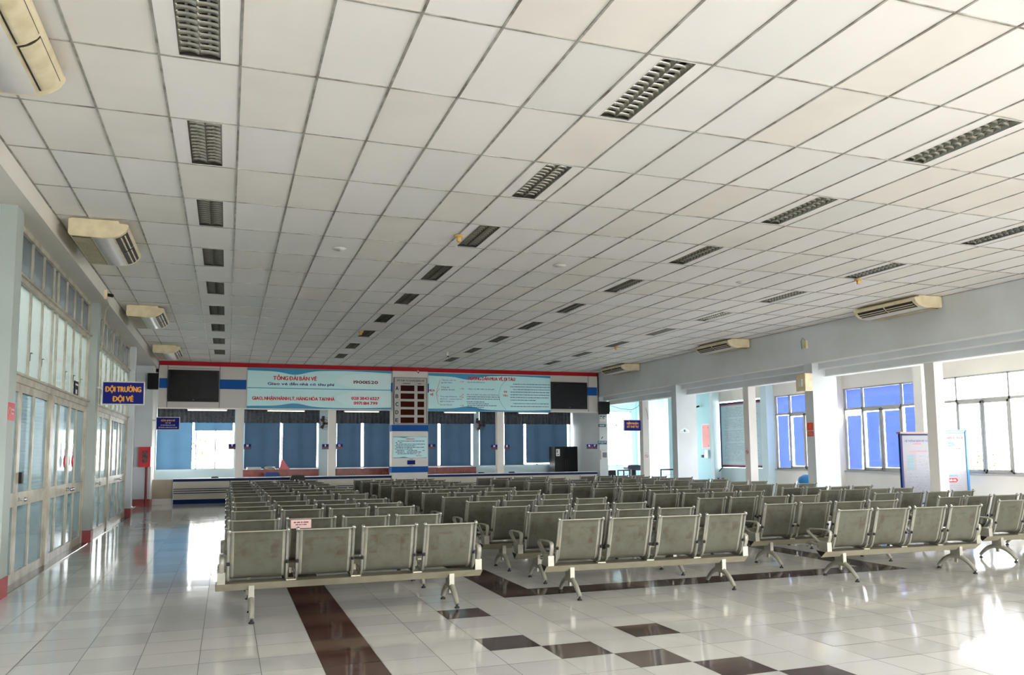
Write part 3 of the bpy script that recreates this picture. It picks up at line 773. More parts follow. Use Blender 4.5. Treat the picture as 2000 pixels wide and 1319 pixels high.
ACS = [(-2.0, 5.36, 1, 'cream air conditioner over the glass doors, nearest the entrance'), (-2.0, 11.42, 1, 'cream air conditioner over the glass doors, second from the entrance'),
       (-2.0, 17.8, 1, 'cream air conditioner over the blue sign by the doors'), (-2.0, 24.0, 1, 'cream air conditioner high above the black wall speaker by the doors'),
       (13.6, 12.15, -1, 'cream air conditioner over the pillars, nearest the entrance'), (13.6, 18.5, -1, 'cream air conditioner over the pillars, middle of three'),
       (13.6, 24.8, -1, 'cream air conditioner over the pillars, beside the office corner')]
for i, (x, y, s, lab) in enumerate(ACS):
    o = acc if i == 0 else (acp if i == 1 else copy_tree(acp))
    o.location = (x, y, ZC - .005); o.scale = (s, 1, 1); o['label'] = lab
    if s < 0: o.scale = (1, 1, 1); o.rotation_euler = (0, 0, math.pi); o.location = (x, y + 1.66, ZC - .005)

# ------------------------------------------------------------------ small ceiling devices
def disc(x, y, lab):
    m = MB(); m.lathe([(.001, -.012), (.075, -.014), (.105, -.008), (.11, 0), (.001, 0)], (0, 0, 0), 24); m.lathe([(.001, -.016), (.08, -.016), (.082, -.012), (.001, -.012)], n=24, mi=1)
    tag(m.build('ceiling_speaker', [WPANEL, ACGREY], loc=(x, y, ZC - .003)), lab, 'ceiling speaker', 'round ceiling speakers')
disc(1.53, 12.01, 'flat round ceiling speaker above the block beside the doors'); disc(5.14, 12.02, 'flat round ceiling speaker in the middle of the ceiling')
disc(8.87, 12.22, 'flat round ceiling speaker toward the pillared side'); disc(5.22, 22.05, 'small-looking round speaker near the brown ticket board')
disc(9.0, 22.5, 'small-looking round speaker near the office corner')
def smoke(x, y, lab):
    t = thing('smoke_detector', lab, 'smoke detector', (x, y, ZC - .004), 0, 'amber smoke detectors')
    MB().lathe([(.001, -.03), (.055, -.03), (.07, -.01), (.07, 0), (.001, 0)], n=18).build('base', SMOKEC, t)
    MB().lathe([(.001, -.095), (.022, -.095), (.034, -.075), (.03, -.05), (.042, -.03), (.001, -.03)], n=16).build('sensor_head', SMOKEC, t)
smoke(3.05, 10.76, 'amber smoke detector beside the louvre light near the ceiling middle'); smoke(10.75, 11.36, 'amber smoke detector beside a light near the pillared side')
smoke(3.12, 20.08, 'amber smoke detector far back near the light column above the banners'); smoke(10.72, 20.93, 'amber smoke detector far back near the pillared side')
def camera_dome(x, y, z, lab):
    t = thing('security_camera', lab, 'security camera', (x, y, z), 0, 'white security cameras')
    MB().lathe([(.001, -.05), (.03, -.05), (.05, -.02), (.05, 0), (.001, 0)], n=16).build('mount', WPANEL, t)
    b = MB(); b.lathe([(.001, -.03), (.04, -.02), (.05, .02), (.03, .05), (.001, .055)], (0, -.01, -.09), 14); b.tube([(0, -.02, -.1), (0, -.12, -.14)], .03, 10); b.build('camera_body', WPANEL, t)
    MB().lathe([(.001, 0), (.026, 0), (.026, .01), (.001, .01)], n=12, T=Matrix.Translation((0, -.122, -.141)) @ Matrix.Rotation(1.25, 4, 'X')).build('lens', BLACK, t)
camera_dome(6.29, 23.54, ZC - .004, 'white security camera hanging from the rear ceiling')
camera_dome(6.42, YB - .09, 4.60, 'white security camera on the red band over the number board')

# ------------------------------------------------------------------ ticket office front
# banners
def wave_strip(mb, x0, x1, zedge, d, up_, y, mi, kx):
    n = 36; vs = []
    for i in range(n + 1):
        s = i / n; x = x0 + (x1 - x0) * s
        u = s * kx
        bulge = .045 + .075 * math.exp(-((s - .32) / .09) ** 2) + .02 * math.sin(s * 6.0 + .6)
        vs += [(x, y, zedge), (x, y, zedge + up_ * bulge * d)]
    fs = [(i * 2, i * 2 + 2, i * 2 + 3, i * 2 + 1) if up_ > 0 else (i * 2, i * 2 + 1, i * 2 + 3, i * 2 + 2) for i in range(n)]
    mb.add(vs, fs, mi)
def banner(name, label, x0, x1, z0, z1):
    t = thing(name, label, 'banner', ((x0 + x1) / 2, YB - .03, z0), 0)
    ox, oz = (x0 + x1) / 2, z0
    p = MB(); p.box(x0 - ox, x1 - ox, -.012, .012, 0, z1 - z0); p.build('banner_panel', BANNER, t)
    w = MB(); wave_strip(w, x0 - ox, x1 - ox, z1 - z0, 1.6, -1, -.0135, 0, 1); wave_strip(w, x0 - ox, x1 - ox, 0, 1.35, 1, -.0135, 0, 1)
    w.build('wave_border', AQUA, t)
    return t, ox, oz
b1, ox, oz = banner('ticket_banner', 'aqua banner reading the ticket hotline 19001520 in red letters', .60, 5.48, 3.13, 4.50)
w = MB(); w.box(.6 - ox, 5.48 - ox, -.0145, -.012, 3.805 - oz, 3.83 - oz); w.build('divider_line', AQUA, b1)
def oval(parent, cx0, cz, rx, rz_, xmax):
    m = MB(); n = 30; pts = [(min(cx0 + rx * math.cos(2 * math.pi * k / n), xmax), -.0128, cz + rz_ * math.sin(2 * math.pi * k / n)) for k in range(n)]
    m.add(pts, [tuple(range(n))]); m.build('pale_oval', BANNERW, parent)
oval(b1, 4.75 - ox, 4.12 - oz, 1.2, .28, 5.47 - ox); oval(b1, 4.75 - ox, 3.5 - oz, 1.2, .29, 5.47 - ox)
r_ = MB(); Yt = -.0125
write(r_, 'TỔNG ĐÀI BÁN VÉ', (2.155 - ox, Yt, 4.17 - oz), .135, 1.43, bold=.026)
write(r_, 'GIAO, NHẬN HÀNH LÝ, HÀNG HÓA TẠI NHÀ', (2.13 - ox, Yt, 3.475 - oz), .115, 2.72, bold=.03)
write(r_, '028 3843 6527', (4.56 - ox, Yt, 3.515 - oz), .105, .97, bold=.03)
write(r_, '0971 814 799', (4.57 - ox, Yt, 3.345 - oz), .105, .82, bold=.03)
r_.build('red_lettering', REDT, b1)
n_ = MB(); write(n_, 'Giao vé đến nhà có thu phí', (2.36 - ox, Yt, 3.975 - oz), .09, 2.2, bold=.026); n_.build('navy_lettering', NAVYT, b1)
m_ = MB(); write(m_, '19001520', (4.57 - ox, Yt, 4.085 - oz), .105, .84, bold=.03); m_.build('maroon_lettering', MAROON, b1)
b2, ox, oz = banner('guide_banner', 'aqua banner explaining how to buy tickets and board, beside the right television', 6.82, 11.6, 3.10, 4.47)
m = MB(); n = 24
for k in range(n):
    a0 = math.pi * (.72 + .56 * k / n); a1 = math.pi * (.72 + .56 * (k + 1) / n); c0 = (10.25 - ox, 3.72 - oz)
    pts = [(c0[0] + rr * math.cos(a), -.0135, c0[1] + rr * .95 * math.sin(a)) for a, rr in ((a0, .72), (a1, .72), (a1, .73), (a0, .73))]
    m.add(pts, [(0, 1, 2, 3)])
m.build('curved_line', AQUA, b2)
def bx(px): return 6.82 + (px - 105) / (1700 - 105) * (11.6 - 6.82) - ox     # banner print laid out across its width
def bz(pz): return 4.47 - (pz - 200) / (690 - 200) * (4.47 - 3.10) - oz
r_ = MB()
write(r_, 'HƯỚNG DẪN MUA VÉ, ĐI TÀU', (bx(915), Yt, bz(255)), .125, 1.82, bold=.026)
write(r_, 'MUA', (bx(150), Yt, bz(425)), .08, .22, bold=.026); write(r_, 'VÉ', (bx(148), Yt, bz(478)), .08, .12, bold=.026)
write(r_, 'ĐI', (bx(1092), Yt, bz(425)), .07, .10, bold=.026); write(r_, 'TÀU', (bx(1090), Yt, bz(475)), .07, .18, bold=.026)
def stroke(mb, a, b, wd=.006):
    a = Vector(a); b = Vector(b); d = (b - a).normalized(); nn = Vector((-d.y, d.x)) * wd
    mb.add([(p.x, -.0145, p.y) for p in (a - nn, b - nn, b + nn, a + nn)], [(0, 1, 2, 3)])
for p in ((250, 300), (245, 410), (235, 515), (232, 615)): stroke(r_, (bx(205), bz(460)), (bx(p[0]), bz(p[1] - 10)))
def arrow(p0, p1):
    stroke(r_, p0, p1, .005); stroke(r_, (p1[0] - .045, p1[1] + .035), p1, .005); stroke(r_, (p1[0] - .045, p1[1] - .035), p1, .005)
for y_ in (303, 396, 615): arrow((bx(498), bz(y_)), (bx(548), bz(y_)))
arrow((bx(495), bz(505)), (bx(548), bz(470))); arrow((bx(495), bz(505)), (bx(545), bz(508)))
r_.build('red_lettering', REDT, b2)
n_ = MB()
for tx, x, z, wd in (('Tại các cửa vé', 275, 285, .52), ('ga Sài Gòn', 268, 318, .40), ('Tổng đài:', 265, 380, .32), ('1900 1520', 268, 412, .50), ('Truy cập Website:', 255, 500, .64), ('dsvn.vn - vetau.com.vn', 255, 532, .82), ('giare.vetau.vn', 255, 562, .52), ('Tại các Đại lý', 245, 608, .47),
                     ('Lấy số thứ tự để mua vé', 600, 305, .66), ('Giao vé đến nhà có thu phí', 610, 395, 1.0), ('Mua vé và thanh toán online, tự in thẻ lên tàu', 592, 470, 1.22)):
    write(n_, tx, (bx(x), Yt, bz(z)), .048, wd, 'LEFT', .006)
sd = 0
for x, z, x2 in ((590, 500, 1020), (590, 528, 1015), (588, 568, 815), (595, 592, 870), (595, 615, 980), (595, 638, 810)):
    sd += 1; scribble(n_, bx(x), bx(x2), bz(z), Yt, .022, seed=sd, dens=1)
for k, z in enumerate((330, 366, 402, 438, 474, 510, 546, 592, 630)):
    sd += 1; scribble(n_, bx(1195 if k in (0, 2, 7) else 1158), bx((1690, 1690, 1688, 1685, 1680, 1675, 1500, 1672, 1670)[k]), bz(z - 10), Yt, .022, seed=sd, dens=1)
n_.build('navy_lettering', NAVYT, b2)

# televisions
def tv(label, x0, x1, z0, z1):
    t = thing('television', label, 'television', ((x0 + x1) / 2, YB - .02, z0), 0, 'wall televisions')
    w_ = (x1 - x0) / 2; h_ = z1 - z0
    m = MB(); m.box(-w_, w_, -.07, 0, 0, h_)
    m.build('casing', BLACK, t)
    box(-w_ + .06, w_ - .06, -.074, -.07, .13, h_ - .06).build('screen', mat('dark_glossy_screen', rgb(22, 24, 28), .12, spec=.7, var=.1), t)
    MB().lathe([(.001, 0), (.012, 0), (.012, .004), (.001, .004)], n=12, T=Matrix.Translation((0, -.07, .06)) @ Matrix.Rotation(H, 4, 'X')).build('badge', CHROME, t)
tv('large black television on the fascia beside the left banner', -1.85, -.29, 3.32, 4.36)
tv('large black television on the fascia beside the right banner', 11.62, 13.12, 3.22, 4.25)

# central column and number board
col = thing('office_column', 'white and blue clad column standing in the middle of the ticket counter', 'column', (6.15, 28.35, 0))
m = MB(); m.box(-.64, .64, -.25, .25, 0, 4.52); m.box(-.655, .655, -.26, -.2, 1.12, 2.34); m.build('cladding', WPANEL, col)
m = MB(); m.box(-.66, .66, -.268, .26, 2.36, 2.59); m.box(-.66, .66, -.268, .26, .90, 1.11); m.build('blue_band', BLUEP, col)
m = MB(); m.box(-.66, .66, -.29, .26, 4.51, 4.645); m.build('red_band', REDP, col)
m = MB(); m.box(-.68, -.64, -.262, -.2, 3.76, 4.08); m.box(.64, .68, -.262, -.2, 3.76, 4.08); m.build('blue_tab', BLUEP, col)
nb = thing('number_board', 'grey queue number board with rows A to E on the column', 'display board', (6.145, 28.09, 2.62))
m = MB(); m.box(-.595, .595, -.07, .0, 0, 1.65); m.build('casing', mat('grey_display_casing', rgb(178, 174, 166), .5), nb)
m = MB()
for s in (-1, 1): m.box(s * .585, s * .600, -.075, 0, 0, 1.65)
m.box(-.6, .6, -.075, 0, 1.64, 1.655); m.box(-.6, .6, -.075, 0, -.01, .005); m.build('rim', GAP, nb)
w = MB(); d_ = .0705
write(w, 'SỐ THỨ TỰ ĐANG BÁN VÉ', (0, -.07, 1.545), .055, .98, bold=.014)
scribble(w, -.28, -.02, 1.44, -.07, .022, seed=21); scribble(w, .27, .46, 1.44, -.07, .022, seed=22)
for k, ch in enumerate('ABCDE'):
    z = 1.27 - k * .285; write(w, ch, (-.49, -.07, z), .14, .10, bold=.02)
    for a, b in ((-.36, .135), (.25, .49)):
        o = box(a, b, -.076, -.07, z - .10, z + .10).build('display_window', DISPLAY, nb)
w.build('lettering', DARKT, nb)
nt_ = thing('notice_poster', 'aqua notice poster with a red heading on the column', 'poster', (6.145, 28.088, 1.41))
m = MB(); m.box(-.61, .61, -.008, 0, 0, .76); m.build('sheet', BANNER, nt_)
m = MB(); wave_strip(m, -.61, .61, .76, .35, -1, -.009, 0, 1); wave_strip(m, -.61, .61, 0, .35, 1, -.009, 0, 1); m.build('wave_border', AQUA, nt_)
w = MB(); write(w, 'THÔNG BÁO', (0, -.008, .675), .045, .32, bold=.026); scribble(w, .28, .50, .145, -.008, .02, seed=5); scribble(w, .22, .42, .08, -.008, .02, seed=6); w.build('red_lettering', REDT, nt_)
w = MB()
for k, (a, b) in enumerate(((-.45, .52), (-.52, -.28), (-.50, .54), (-.54, .20), (-.50, .54), (-.54, .1), (-.48, .52), (-.52, .40), (-.45, .25))):
    scribble(w, a, b, .60 - k * .056, -.008, .022, seed=40 + k)
w.build('print_lines', NAVYT, nt_)
bxp = thing('suggestion_box', 'small blue box label below the aqua notice poster', 'box', (6.19, 28.088, 1.18)); box(-.14, .14, -.02, 0, 0, .15).build('body', SIGNBLUE, bxp)
m = MB(); m.box(-.07, .07, -.004, 0, .18, .20); m.box(-.07, .07, -.004, 0, -.05, -.03); m.build('red_label', REDT, bxp)

# counters
def counter(label, x0, x1):
    t = thing('ticket_counter', label, 'counter', ((x0 + x1) / 2, 28.16, 0), 0, 'ticket counters'); w_ = (x1 - x0) / 2
    box(-w_, w_, .02, .55, .14, .72).build('body', CREAM, t)
    m = MB(); m.box(-w_ - .01, w_ + .01, -.01, .57, .72, .80); m.build('counter_edge', NAVY, t)
    box(-w_ - .02, w_ + .02, -.02, .58, .80, .815).build('worktop', WHITE, t)
    m = MB()
    for z in (.345, .415, .48): m.box(-w_, w_, .012, .02, z - .012, z + .012)
    m.build('stripe', NAVY, t)
    box(-w_, w_, .01, .55, 0, .14).build('plinth', NAVY, t)
counter('long cream ticket counter with navy stripes, left of the column', -1.6, 5.48)
counter('long cream ticket counter with navy edge, right of the column', 6.82, 13.5)

# number plates on the posts
def plate(label, x0, x1, txt, z=1.84, y=28.38, white=False):
    t = thing('window_number_sign', label, 'number sign', ((x0 + x1) / 2, y, z - .09), 0, 'blue and maroon counter number signs'); w_ = (x1 - x0) / 2
    box(-w_, w_, -.012, .012, .085, .18).build('blue_panel', SIGNBLUE, t); box(-w_, w_, -.012, .012, 0, .085).build('maroon_panel', MAROON, t)
    w = MB(); write(w, txt, (0, -.012, .13), .075, None, bold=.02); w.build('lettering', WHITET, t)
for x0, x1, tx, z in ((.05, .275, '9', 1.85), (.54, .77, '10', 1.84), (3.11, 3.335, '11', 1.83), (3.59, 3.82, '12', 1.83), (6.815, 7.10, '13', 1.81), (9.27, 9.52, '14', 1.78), (9.79, 10.0, '15', 1.78), (13.1, 13.31, '16', 1.78), (13.33, 13.54, '17', 1.78)):
    plate('small blue and maroon counter sign with the number ' + tx, x0, x1, tx, z, 28.2 if tx in ('13', '16', '17') else 28.38)

# office interior
def low_cabinet(label, x0, x1, doors):
    t = thing('low_cabinet', label, 'cabinet', ((x0 + x1) / 2, 30.6, 0), 0, 'red-brown cabinets under the office windows'); w_ = (x1 - x0) / 2
    box(-w_, w_, 0, .38, 0, 1.0).build('carcass', CABINET, t); box(-w_ - .01, w_ + .01, -.03, .38, 1.0, 1.025).build('top', CABINET, t)
    for k in range(doors):
        a = -w_ + 2 * w_ * k / doors; b = -w_ + 2 * w_ * (k + 1) / doors
        d = box(a + .006, b - .006, -.02, 0, .05, .98).build('door', CABINET, t)
        kx = b - .05 if k % 2 == 0 else a + .05
        MB().lathe([(.001, 0), (.012, 0), (.014, .02), (.001, .024)], n=10, T=Matrix.Translation((kx, -.02, .86)) @ Matrix.Rotation(H, 4, 'X')).build('knob', CHROME, d)
low_cabinet('red-brown low cabinet behind the counter, topped with papers', .58, 3.25, 4)
low_cabinet('red-brown low cabinet behind the counter, just left of the column', 3.90, 6.3, 4)
low_cabinet('red-brown low cabinet behind the counter, right of the column', 7.2, 9.37, 4)
def batten(label, x):
    t = thing('strip_light', label, 'strip light', (x, 29.6, 3.10), 0, 'strip lights hung above the counter windows')
    box(-.66, .66, -.04, .04, .05, .10).build('housing', ACCREAM, t); MB().tube([(-.62, 0, .02), (.62, 0, .02)], .017, 10).build('lamp_tube', LAMPGLOW, t)
    m = MB()
    for s in (-1, 1): m.box(s * .62, s * .65, -.015, .015, 0, .05)
    m.build('lamp_holder', WPANEL, t)
    m = MB()
    for s in (-.4, .4): m.tube([(s, 0, .1), (s, 0, 1.1)], .006, 6)
    m.build('hanger', GAP, t)
for x, l in ((-.67, 'white strip light hung in the leftmost counter window'), (2.0, 'white strip light hung in the second counter window'), (4.73, 'white strip light hung just left of the column'), (8.55, 'white strip light hung right of the column'), (11.6, 'white strip light hung in the rightmost counter window')):
    batten(l, x * 29.6 / 30)
def office_blind(label, x0, x1, z0, z1, M_):
    t = thing('roller_blind', label, 'roller blind', ((x0 + x1) / 2, YW - .04, z0), 0, 'office roller blinds'); w_ = (x1 - x0) / 2
    MB().sheety(0, -w_, w_, .0, z1 - z0).build('fabric', M_, t); box(-w_, w_, -.008, .008, -.01, .012).build('bottom_bar', ALUG, t)
office_blind('lit-tone blue roller blind fully lowered at the far left office window', -2.35, -1.175, OS + .01, 3.2, SHADE_LIT)
office_blind('short lit-tone blue roller blind raised over the bright open window', -1.115, .20, 2.46, 3.2, SHADE_LIT)
office_blind('dim-tone blue roller blind above the papers on the cabinet', .61, 1.86, OS + .0, 3.2, SHADE_DIM)
office_blind('dim-tone blue roller blind left of the first wall fan', 1.95, 3.20, OS + .0, 3.2, SHADE_DIM)
office_blind('dim-tone blue roller blind right of the counter sign 12', 3.94, 4.86, OS + .0, 3.2, SHADE_DIM)
office_blind('dim-tone blue roller blind partly hidden by the left of the column', 4.96, 6.4, OS + .0, 3.2, SHADE_DIM)
office_blind('narrow dim-tone blue roller blind right of the column', 7.26, 7.89, OS + .0, 3.2, SHADE_DIM)
office_blind('dim-tone blue roller blind left of the second wall fan', 7.99, 9.27, OS + .0, 3.2, SHADE_DIM)
office_blind('narrow dim-tone blue roller blind beside the counter sign 14', 9.63, 10.31, OS + .0, 3.2, SHADE_DIM)
office_blind('dim-tone blue roller blind beside the counter sign 15', 10.69, 11.53, OS + .0, 3.2, SHADE_DIM)
office_blind('wide dim-tone blue roller blind behind the black refrigerator', 11.63, 13.48, OS + .09, 3.2, SHADE_DIM)
def valance(label, x0, x1):
    rnd = random.Random(int(x0 * 10)); n = int((x1 - x0) / .018); vs = []; ph = 0
    for i in range(n + 1):
        x = x0 + (x1 - x0) * i / n; ph += rnd.uniform(.45, 1.1); y = YW - .13 + .035 * math.sin(ph)
        vs += [(x, y, 2.74 + .008 * math.sin(ph * .5)), (x, y, 3.34), (x, y + .006, 3.34), (x, y + .006, 2.74)]
    m = MB(); m.add(vs, [(i * 4 + k, (i + 1) * 4 + k, (i + 1) * 4 + (k + 1) % 4, i * 4 + (k + 1) % 4) for i in range(n) for k in range(4)], 0, True)
    tag(m.build('curtain_valance', VALANCE), label, 'valance', 'charcoal pleated valances')
valance('charcoal pleated valance over the far left office window', -2.34, .26); valance('charcoal pleated valance over the window with the red folder', .58, 3.28)
valance('charcoal pleated valance left of the column', 3.9, 6.45); valance('charcoal pleated valance right of the column', 7.2, 9.36)
valance('short charcoal pleated valance between two office piers', 9.6, 10.33); valance('charcoal pleated valance over the refrigerator window', 10.66, 13.6)
def wall_fan(label, x, z):
    t = thing('wall_fan', label, 'fan', (x, YW - .02, z), 0, 'black wall fans')
    m = MB(); m.tube([(0, 0, .2), (0, -.15, .22), (0, -.25, .02)], .018, 8); m.box(-.05, .05, -.02, .015, .1, .3); m.build('bracket', BLACKM, t)
    m = MB(); m.lathe([(.001, -.07), (.05, -.06), (.055, .05), (.001, .07)], n=14, T=Matrix.Translation((0, -.26, 0)) @ Matrix.Rotation(H, 4, 'X')); m.build('motor', BLACK, t)
    m = MB()
    for k in range(24):
        a = 2 * math.pi * k / 24; ca, sa = math.cos(a), math.sin(a)
        m.tube([(.03 * ca, -.45, .03 * sa), (.16 * ca, -.44, .16 * sa), (.24 * ca, -.38, .24 * sa), (.16 * ca, -.32, .16 * sa), (.03 * ca, -.31, .03 * sa)], .0028, 4)
    for rr, yy in ((.24, -.38), (.16, -.442), (.16, -.318)): m.tube([(rr * math.cos(a * math.pi / 12), yy, rr * math.sin(a * math.pi / 12)) for a in range(25)], .004, 5, caps=False)
    m.build('cage', BLACKM, t)
    for k in range(3):
        a = 2 * math.pi * k / 3; bl = MB(); vs = [(.04, -.395, -.03), (.21, -.41, -.07), (.21, -.36, .07), (.04, -.37, .03), (.04, -.391, -.03), (.21, -.406, -.07), (.21, -.356, .07), (.04, -.366, .03)]
        bl.add(vs, [(0, 1, 2, 3), (7, 6, 5, 4), (0, 4, 5, 1), (1, 5, 6, 2), (2, 6, 7, 3), (3, 7, 4, 0)], T=Matrix.Rotation(a, 4, 'Y')); bl.build('blade', mat('dark_red_blade', rgb(90, 40, 34), .3), t)
wall_fan('black wall fan beside the counter sign 11', 3.43, 2.72); wall_fan('black wall fan left of the counter sign 14', 9.55, 2.67)
# refrigerator
t = thing('refrigerator', 'tall black double refrigerator behind the right counter', 'refrigerator', (12.95, 29.9, 0))
box(-.5, .5, 0, .55, .05, 1.80).build('body', BLACK, t)
for s in (-1, 1):
    d = box(min(s * .005, s * .5), max(s * .005, s * .5), -.04, 0, .08, 1.79).build('door', mat('glossy_black_door', rgb(16, 17, 20), .45, spec=.2), t)
    box(s * .04 - .012, s * .04 + .012, -.07, -.04, .7, 1.3).build('handle', BLACKM, d)
m = box(-.44, -.28, -.045, -.04, 1.42, 1.70); nn = m.build('sticker', PAPERW, t)
w = MB(); w.box(-.42, -.36, -.047, -.045, 1.55, 1.66); w.box(-.41, -.31, -.047, -.045, 1.46, 1.50); w.build('print', GREYT, nn)
box(-.45, .45, .03, .5, 0, .05).build('plinth', RUBBER, t)
# papers, helmet-like lid, folder on the cabinet
ps = thing('paper_stack', 'loose white papers heaped on the left of the cabinet', 'papers', (.95, 30.74, 1.026))
m = MB(); rnd = random.Random(5)
for k in range(9): m.box(-.26, .24, -.11, .09, k * .011, k * .011 + .008, T=Matrix.Rotation(rnd.uniform(-.25, .25), 4, 'Z'))
m.build('sheets', PAPERW, ps)
tag(MB().lathe([(.001, 0), (.19, 0), (.2, .03), (.19, .06), (.20, .065), (.205, .08), (.17, .11), (.05, .13), (.001, .13)], n=24, smooth=False).build('storage_tin', [mat('grey_green_tin', rgb(150, 155, 140), .4)], loc=(1.5, 30.74, 1.026)), 'round grey-green tin with a pale lid on the cabinet', 'tin')
fb = MB(); fb.prism([(-.19, 0), (.19, 0), (.04, .20), (-.06, .36), (-.12, .34)], -.06, .06, 'y')
tag(fb.build('red_folder', REDM, loc=(2.03, 30.76, 1.025)), 'tilted red plastic folder standing on the cabinet', 'folder')
# chairs behind and before the counter
def office_chair(label, x, y, z, M_, w_=.28):
    t = thing('office_chair', label, 'chair', (x, y, 0))
    m = MB(); pts = [(-w_, 0), (w_, 0), (w_, .28), (w_ * .8, .40), (-w_ * .8, .40), (-w_, .28)]
    m.prism([(a, z - .4 + b) for a, b in pts], -.03, .03, 'y'); m.build('backrest', M_, t)
    box(-w_, w_, .03, .5, .42, .50).build('seat', M_, t)
    m = MB(); m.tube([(0, .26, .08), (0, .26, .42)], .025, 10); m.tube([(0, .02, z - .3), (0, .06, .46), (0, .2, .43)], .015, 6); m.build('post', BLACKM, t)
    m = MB()
    for k in range(5):
        a = 2 * math.pi * k / 5; m.tube([(0, .26, .09), (.26 * math.cos(a), .26 + .26 * math.sin(a), .055)], .016, 6)
    m.build('star_base', BLACKM, t)
    for k in range(5):
        a = 2 * math.pi * k / 5; MB().lathe([(.001, -.014), (.026, -.014), (.026, .014), (.001, .014)], n=12, T=Matrix.Translation((.26 * math.cos(a), .26 + .26 * math.sin(a), .027)) @ Matrix.Rotation(H, 4, 'Y')).build('wheel', RUBBER, t)
office_chair('blue fabric office chair behind the counter under the red folder', 1.51, 29.1, .96, OFFICEBLUE, .26)
office_chair('black office chair with a curved back standing before the counter', 2.19, 26.9, .90, BLACK, .24)
# small things on the counters
for i, (x, l) in enumerate(((-.35, 'small flat dark item lying on the counter by the leftmost window'), (8.9, 'small dark item on the counter right of the column'), (10.1, 'small dark item on the counter under sign 15'))):
    m = MB(); m.prism([(-.11, 0), (.11, 0), (.12, .02), (.08, .045), (-.08, .045), (-.12, .02)], -.03, .03, 'y'); tag(m.build('desk_tray', BLACK, loc=(x, 28.45, .815)), l, 'desk item')

# ------------------------------------------------------------------ signs, boxes, speakers
def hang_sign(label, x0, x1, z0, z1, y, lines, arm_x):
    t = thing('hanging_sign', label, 'sign', ((x0 + x1) / 2, y, z0)); w_ = (x1 - x0) / 2; h_ = z1 - z0
    box(-w_, w_, -.025, .025, 0, h_).build('panel', SIGNBLUE, t)
    m = MB()
    for s in (-1, 1): m.box(s * w_ - .009, s * w_ + .009, -.03, .03, 0, h_)
    m.box(-w_, w_, -.03, .03, -.009, .009); m.box(-w_, w_, -.03, .03, h_ - .009, h_ + .009); m.build('rim', WPANEL, t)
    by = {}
    for tx, dz, hh, ww, M_ in lines:
        by.setdefault(M_.name, (M_, MB())); write(by[M_.name][1], tx, (0, -.025, dz), hh, ww, bold=.026 if hh > .05 else .008)
    for M_, mb_ in by.values(): mb_.build('lettering', M_, t)
    if arm_x is not None: box(min(arm_x, 0) - .0 if arm_x < 0 else w_, max(arm_x, 0) if arm_x > 0 else -w_, -.012, .012, h_ * .7, h_ * .78).build('mounting_arm', WPANEL, t)
hang_sign('blue sign with yellow letters projecting from the pillar between the glass doors', -2.205, -1.495, 2.52, 2.94, 16.52,
          [('ĐỘI TRƯỞNG', .285, .10, .60, YELLOWT), ('ĐỘI VÉ', .105, .10, .34, YELLOWT)], -.448)
hang_sign('small blue sign over the leftmost ticket window', -2.115, -1.435, 2.385, 2.775, 27.53,
          [('CỬA BÁN VÉ', .29, .055, .40, YELLOWT), ('TẬP THỂ', .21, .03, .16, WHITET), ('CÓ HỆ THỐNG ĐẶT CHỖ', .14, .03, .42, WHITET), ('HỘ NGHÈO CHÍNH SÁCH XÃ HỘI', .07, .03, .54, WHITET)], -.475)
hang_sign('purple-blue sign with orange letters projecting from the post by the railing', 13.37, 14.05, 2.31, 2.70, 25.62,
          [('ĐIỂM NHẬN', .27, .075, .46, YELLOWT), ('SỐ THỨ TỰ', .15, .075, .46, YELLOWT), ], .37)
def speaker(label, x, y, z, w_=.32, h_=.50):
    t = thing('loudspeaker', label, 'loudspeaker', (x, y, z), 0, 'black wall loudspeakers')
    m = MB(); m.prism([(-w_ / 2, 0), (w_ / 2, 0), (w_ / 2 - .05, .26), (-w_ / 2 + .05, .26)], 0, h_, 'z'); m.build('cabinet', BLACK, t)
    box(-w_ / 2 + .015, w_ / 2 - .015, -.006, 0, .015, h_ - .015).build('grille', mat('speaker_mesh', rgb(14, 14, 15), .9), t)
    box(-.04, .04, .26, .33, h_ / 2 - .06, h_ / 2 + .06).build('wall_bracket', BLACKM, t)
speaker('black loudspeaker high on the end pillar by the doors', -2.24 + .02, 27.16, 3.64); speaker('black loudspeaker on the pier right of the right television', 13.74, 27.86, 3.02, .42, .49)
# fire hose box
t = thing('fire_hose_cabinet', 'red fire hose box with a small window on the end pillar', 'fire hose box', (-2.40, 27.47, 1.22))
box(-.17, .17, -.16, 0, 0, .62).build('cabinet', REDM, t)
d = MB(); d.box(-.15, -.08, -.175, -.16, .03, .59); d.box(.08, .15, -.175, -.16, .03, .59); d.box(-.08, .08, -.175, -.16, .03, .13); d.box(-.08, .08, -.175, -.16, .5, .59)
d = d.build('door', REDM, t); box(-.08, .08, -.168, -.165, .13, .5).build('window_pane', mat('murky_box_window', rgb(120, 84, 80), .2, var=.3, scale=16), d)
MB().tube([(.06, -.06, 0), (.06, -.06, -1.22)], .035, 10).build('riser_pipe', mat('dark_red_pipe', rgb(130, 24, 34), .4), t)
# stickers on the near pillar (faces the hall)
t = thing('wall_sticker', 'red and white sticker on the nearest left pillar', 'sticker', (-2.3, 10.36, 1.96))
box(0, .003, -.15, .15, 0, .2).build('sheet', REDM, t)
w = MB(); w.box(.003, .0045, .0, .13, .115, .135); w.box(.003, .0045, .01, .10, .07, .09)
w.tube([(.005, -.08 + .045 * math.cos(a * math.pi / 8), .1 + .045 * math.sin(a * math.pi / 8)) for a in range(17)], .004, 4, caps=False); w.build('print', PINKP, t)
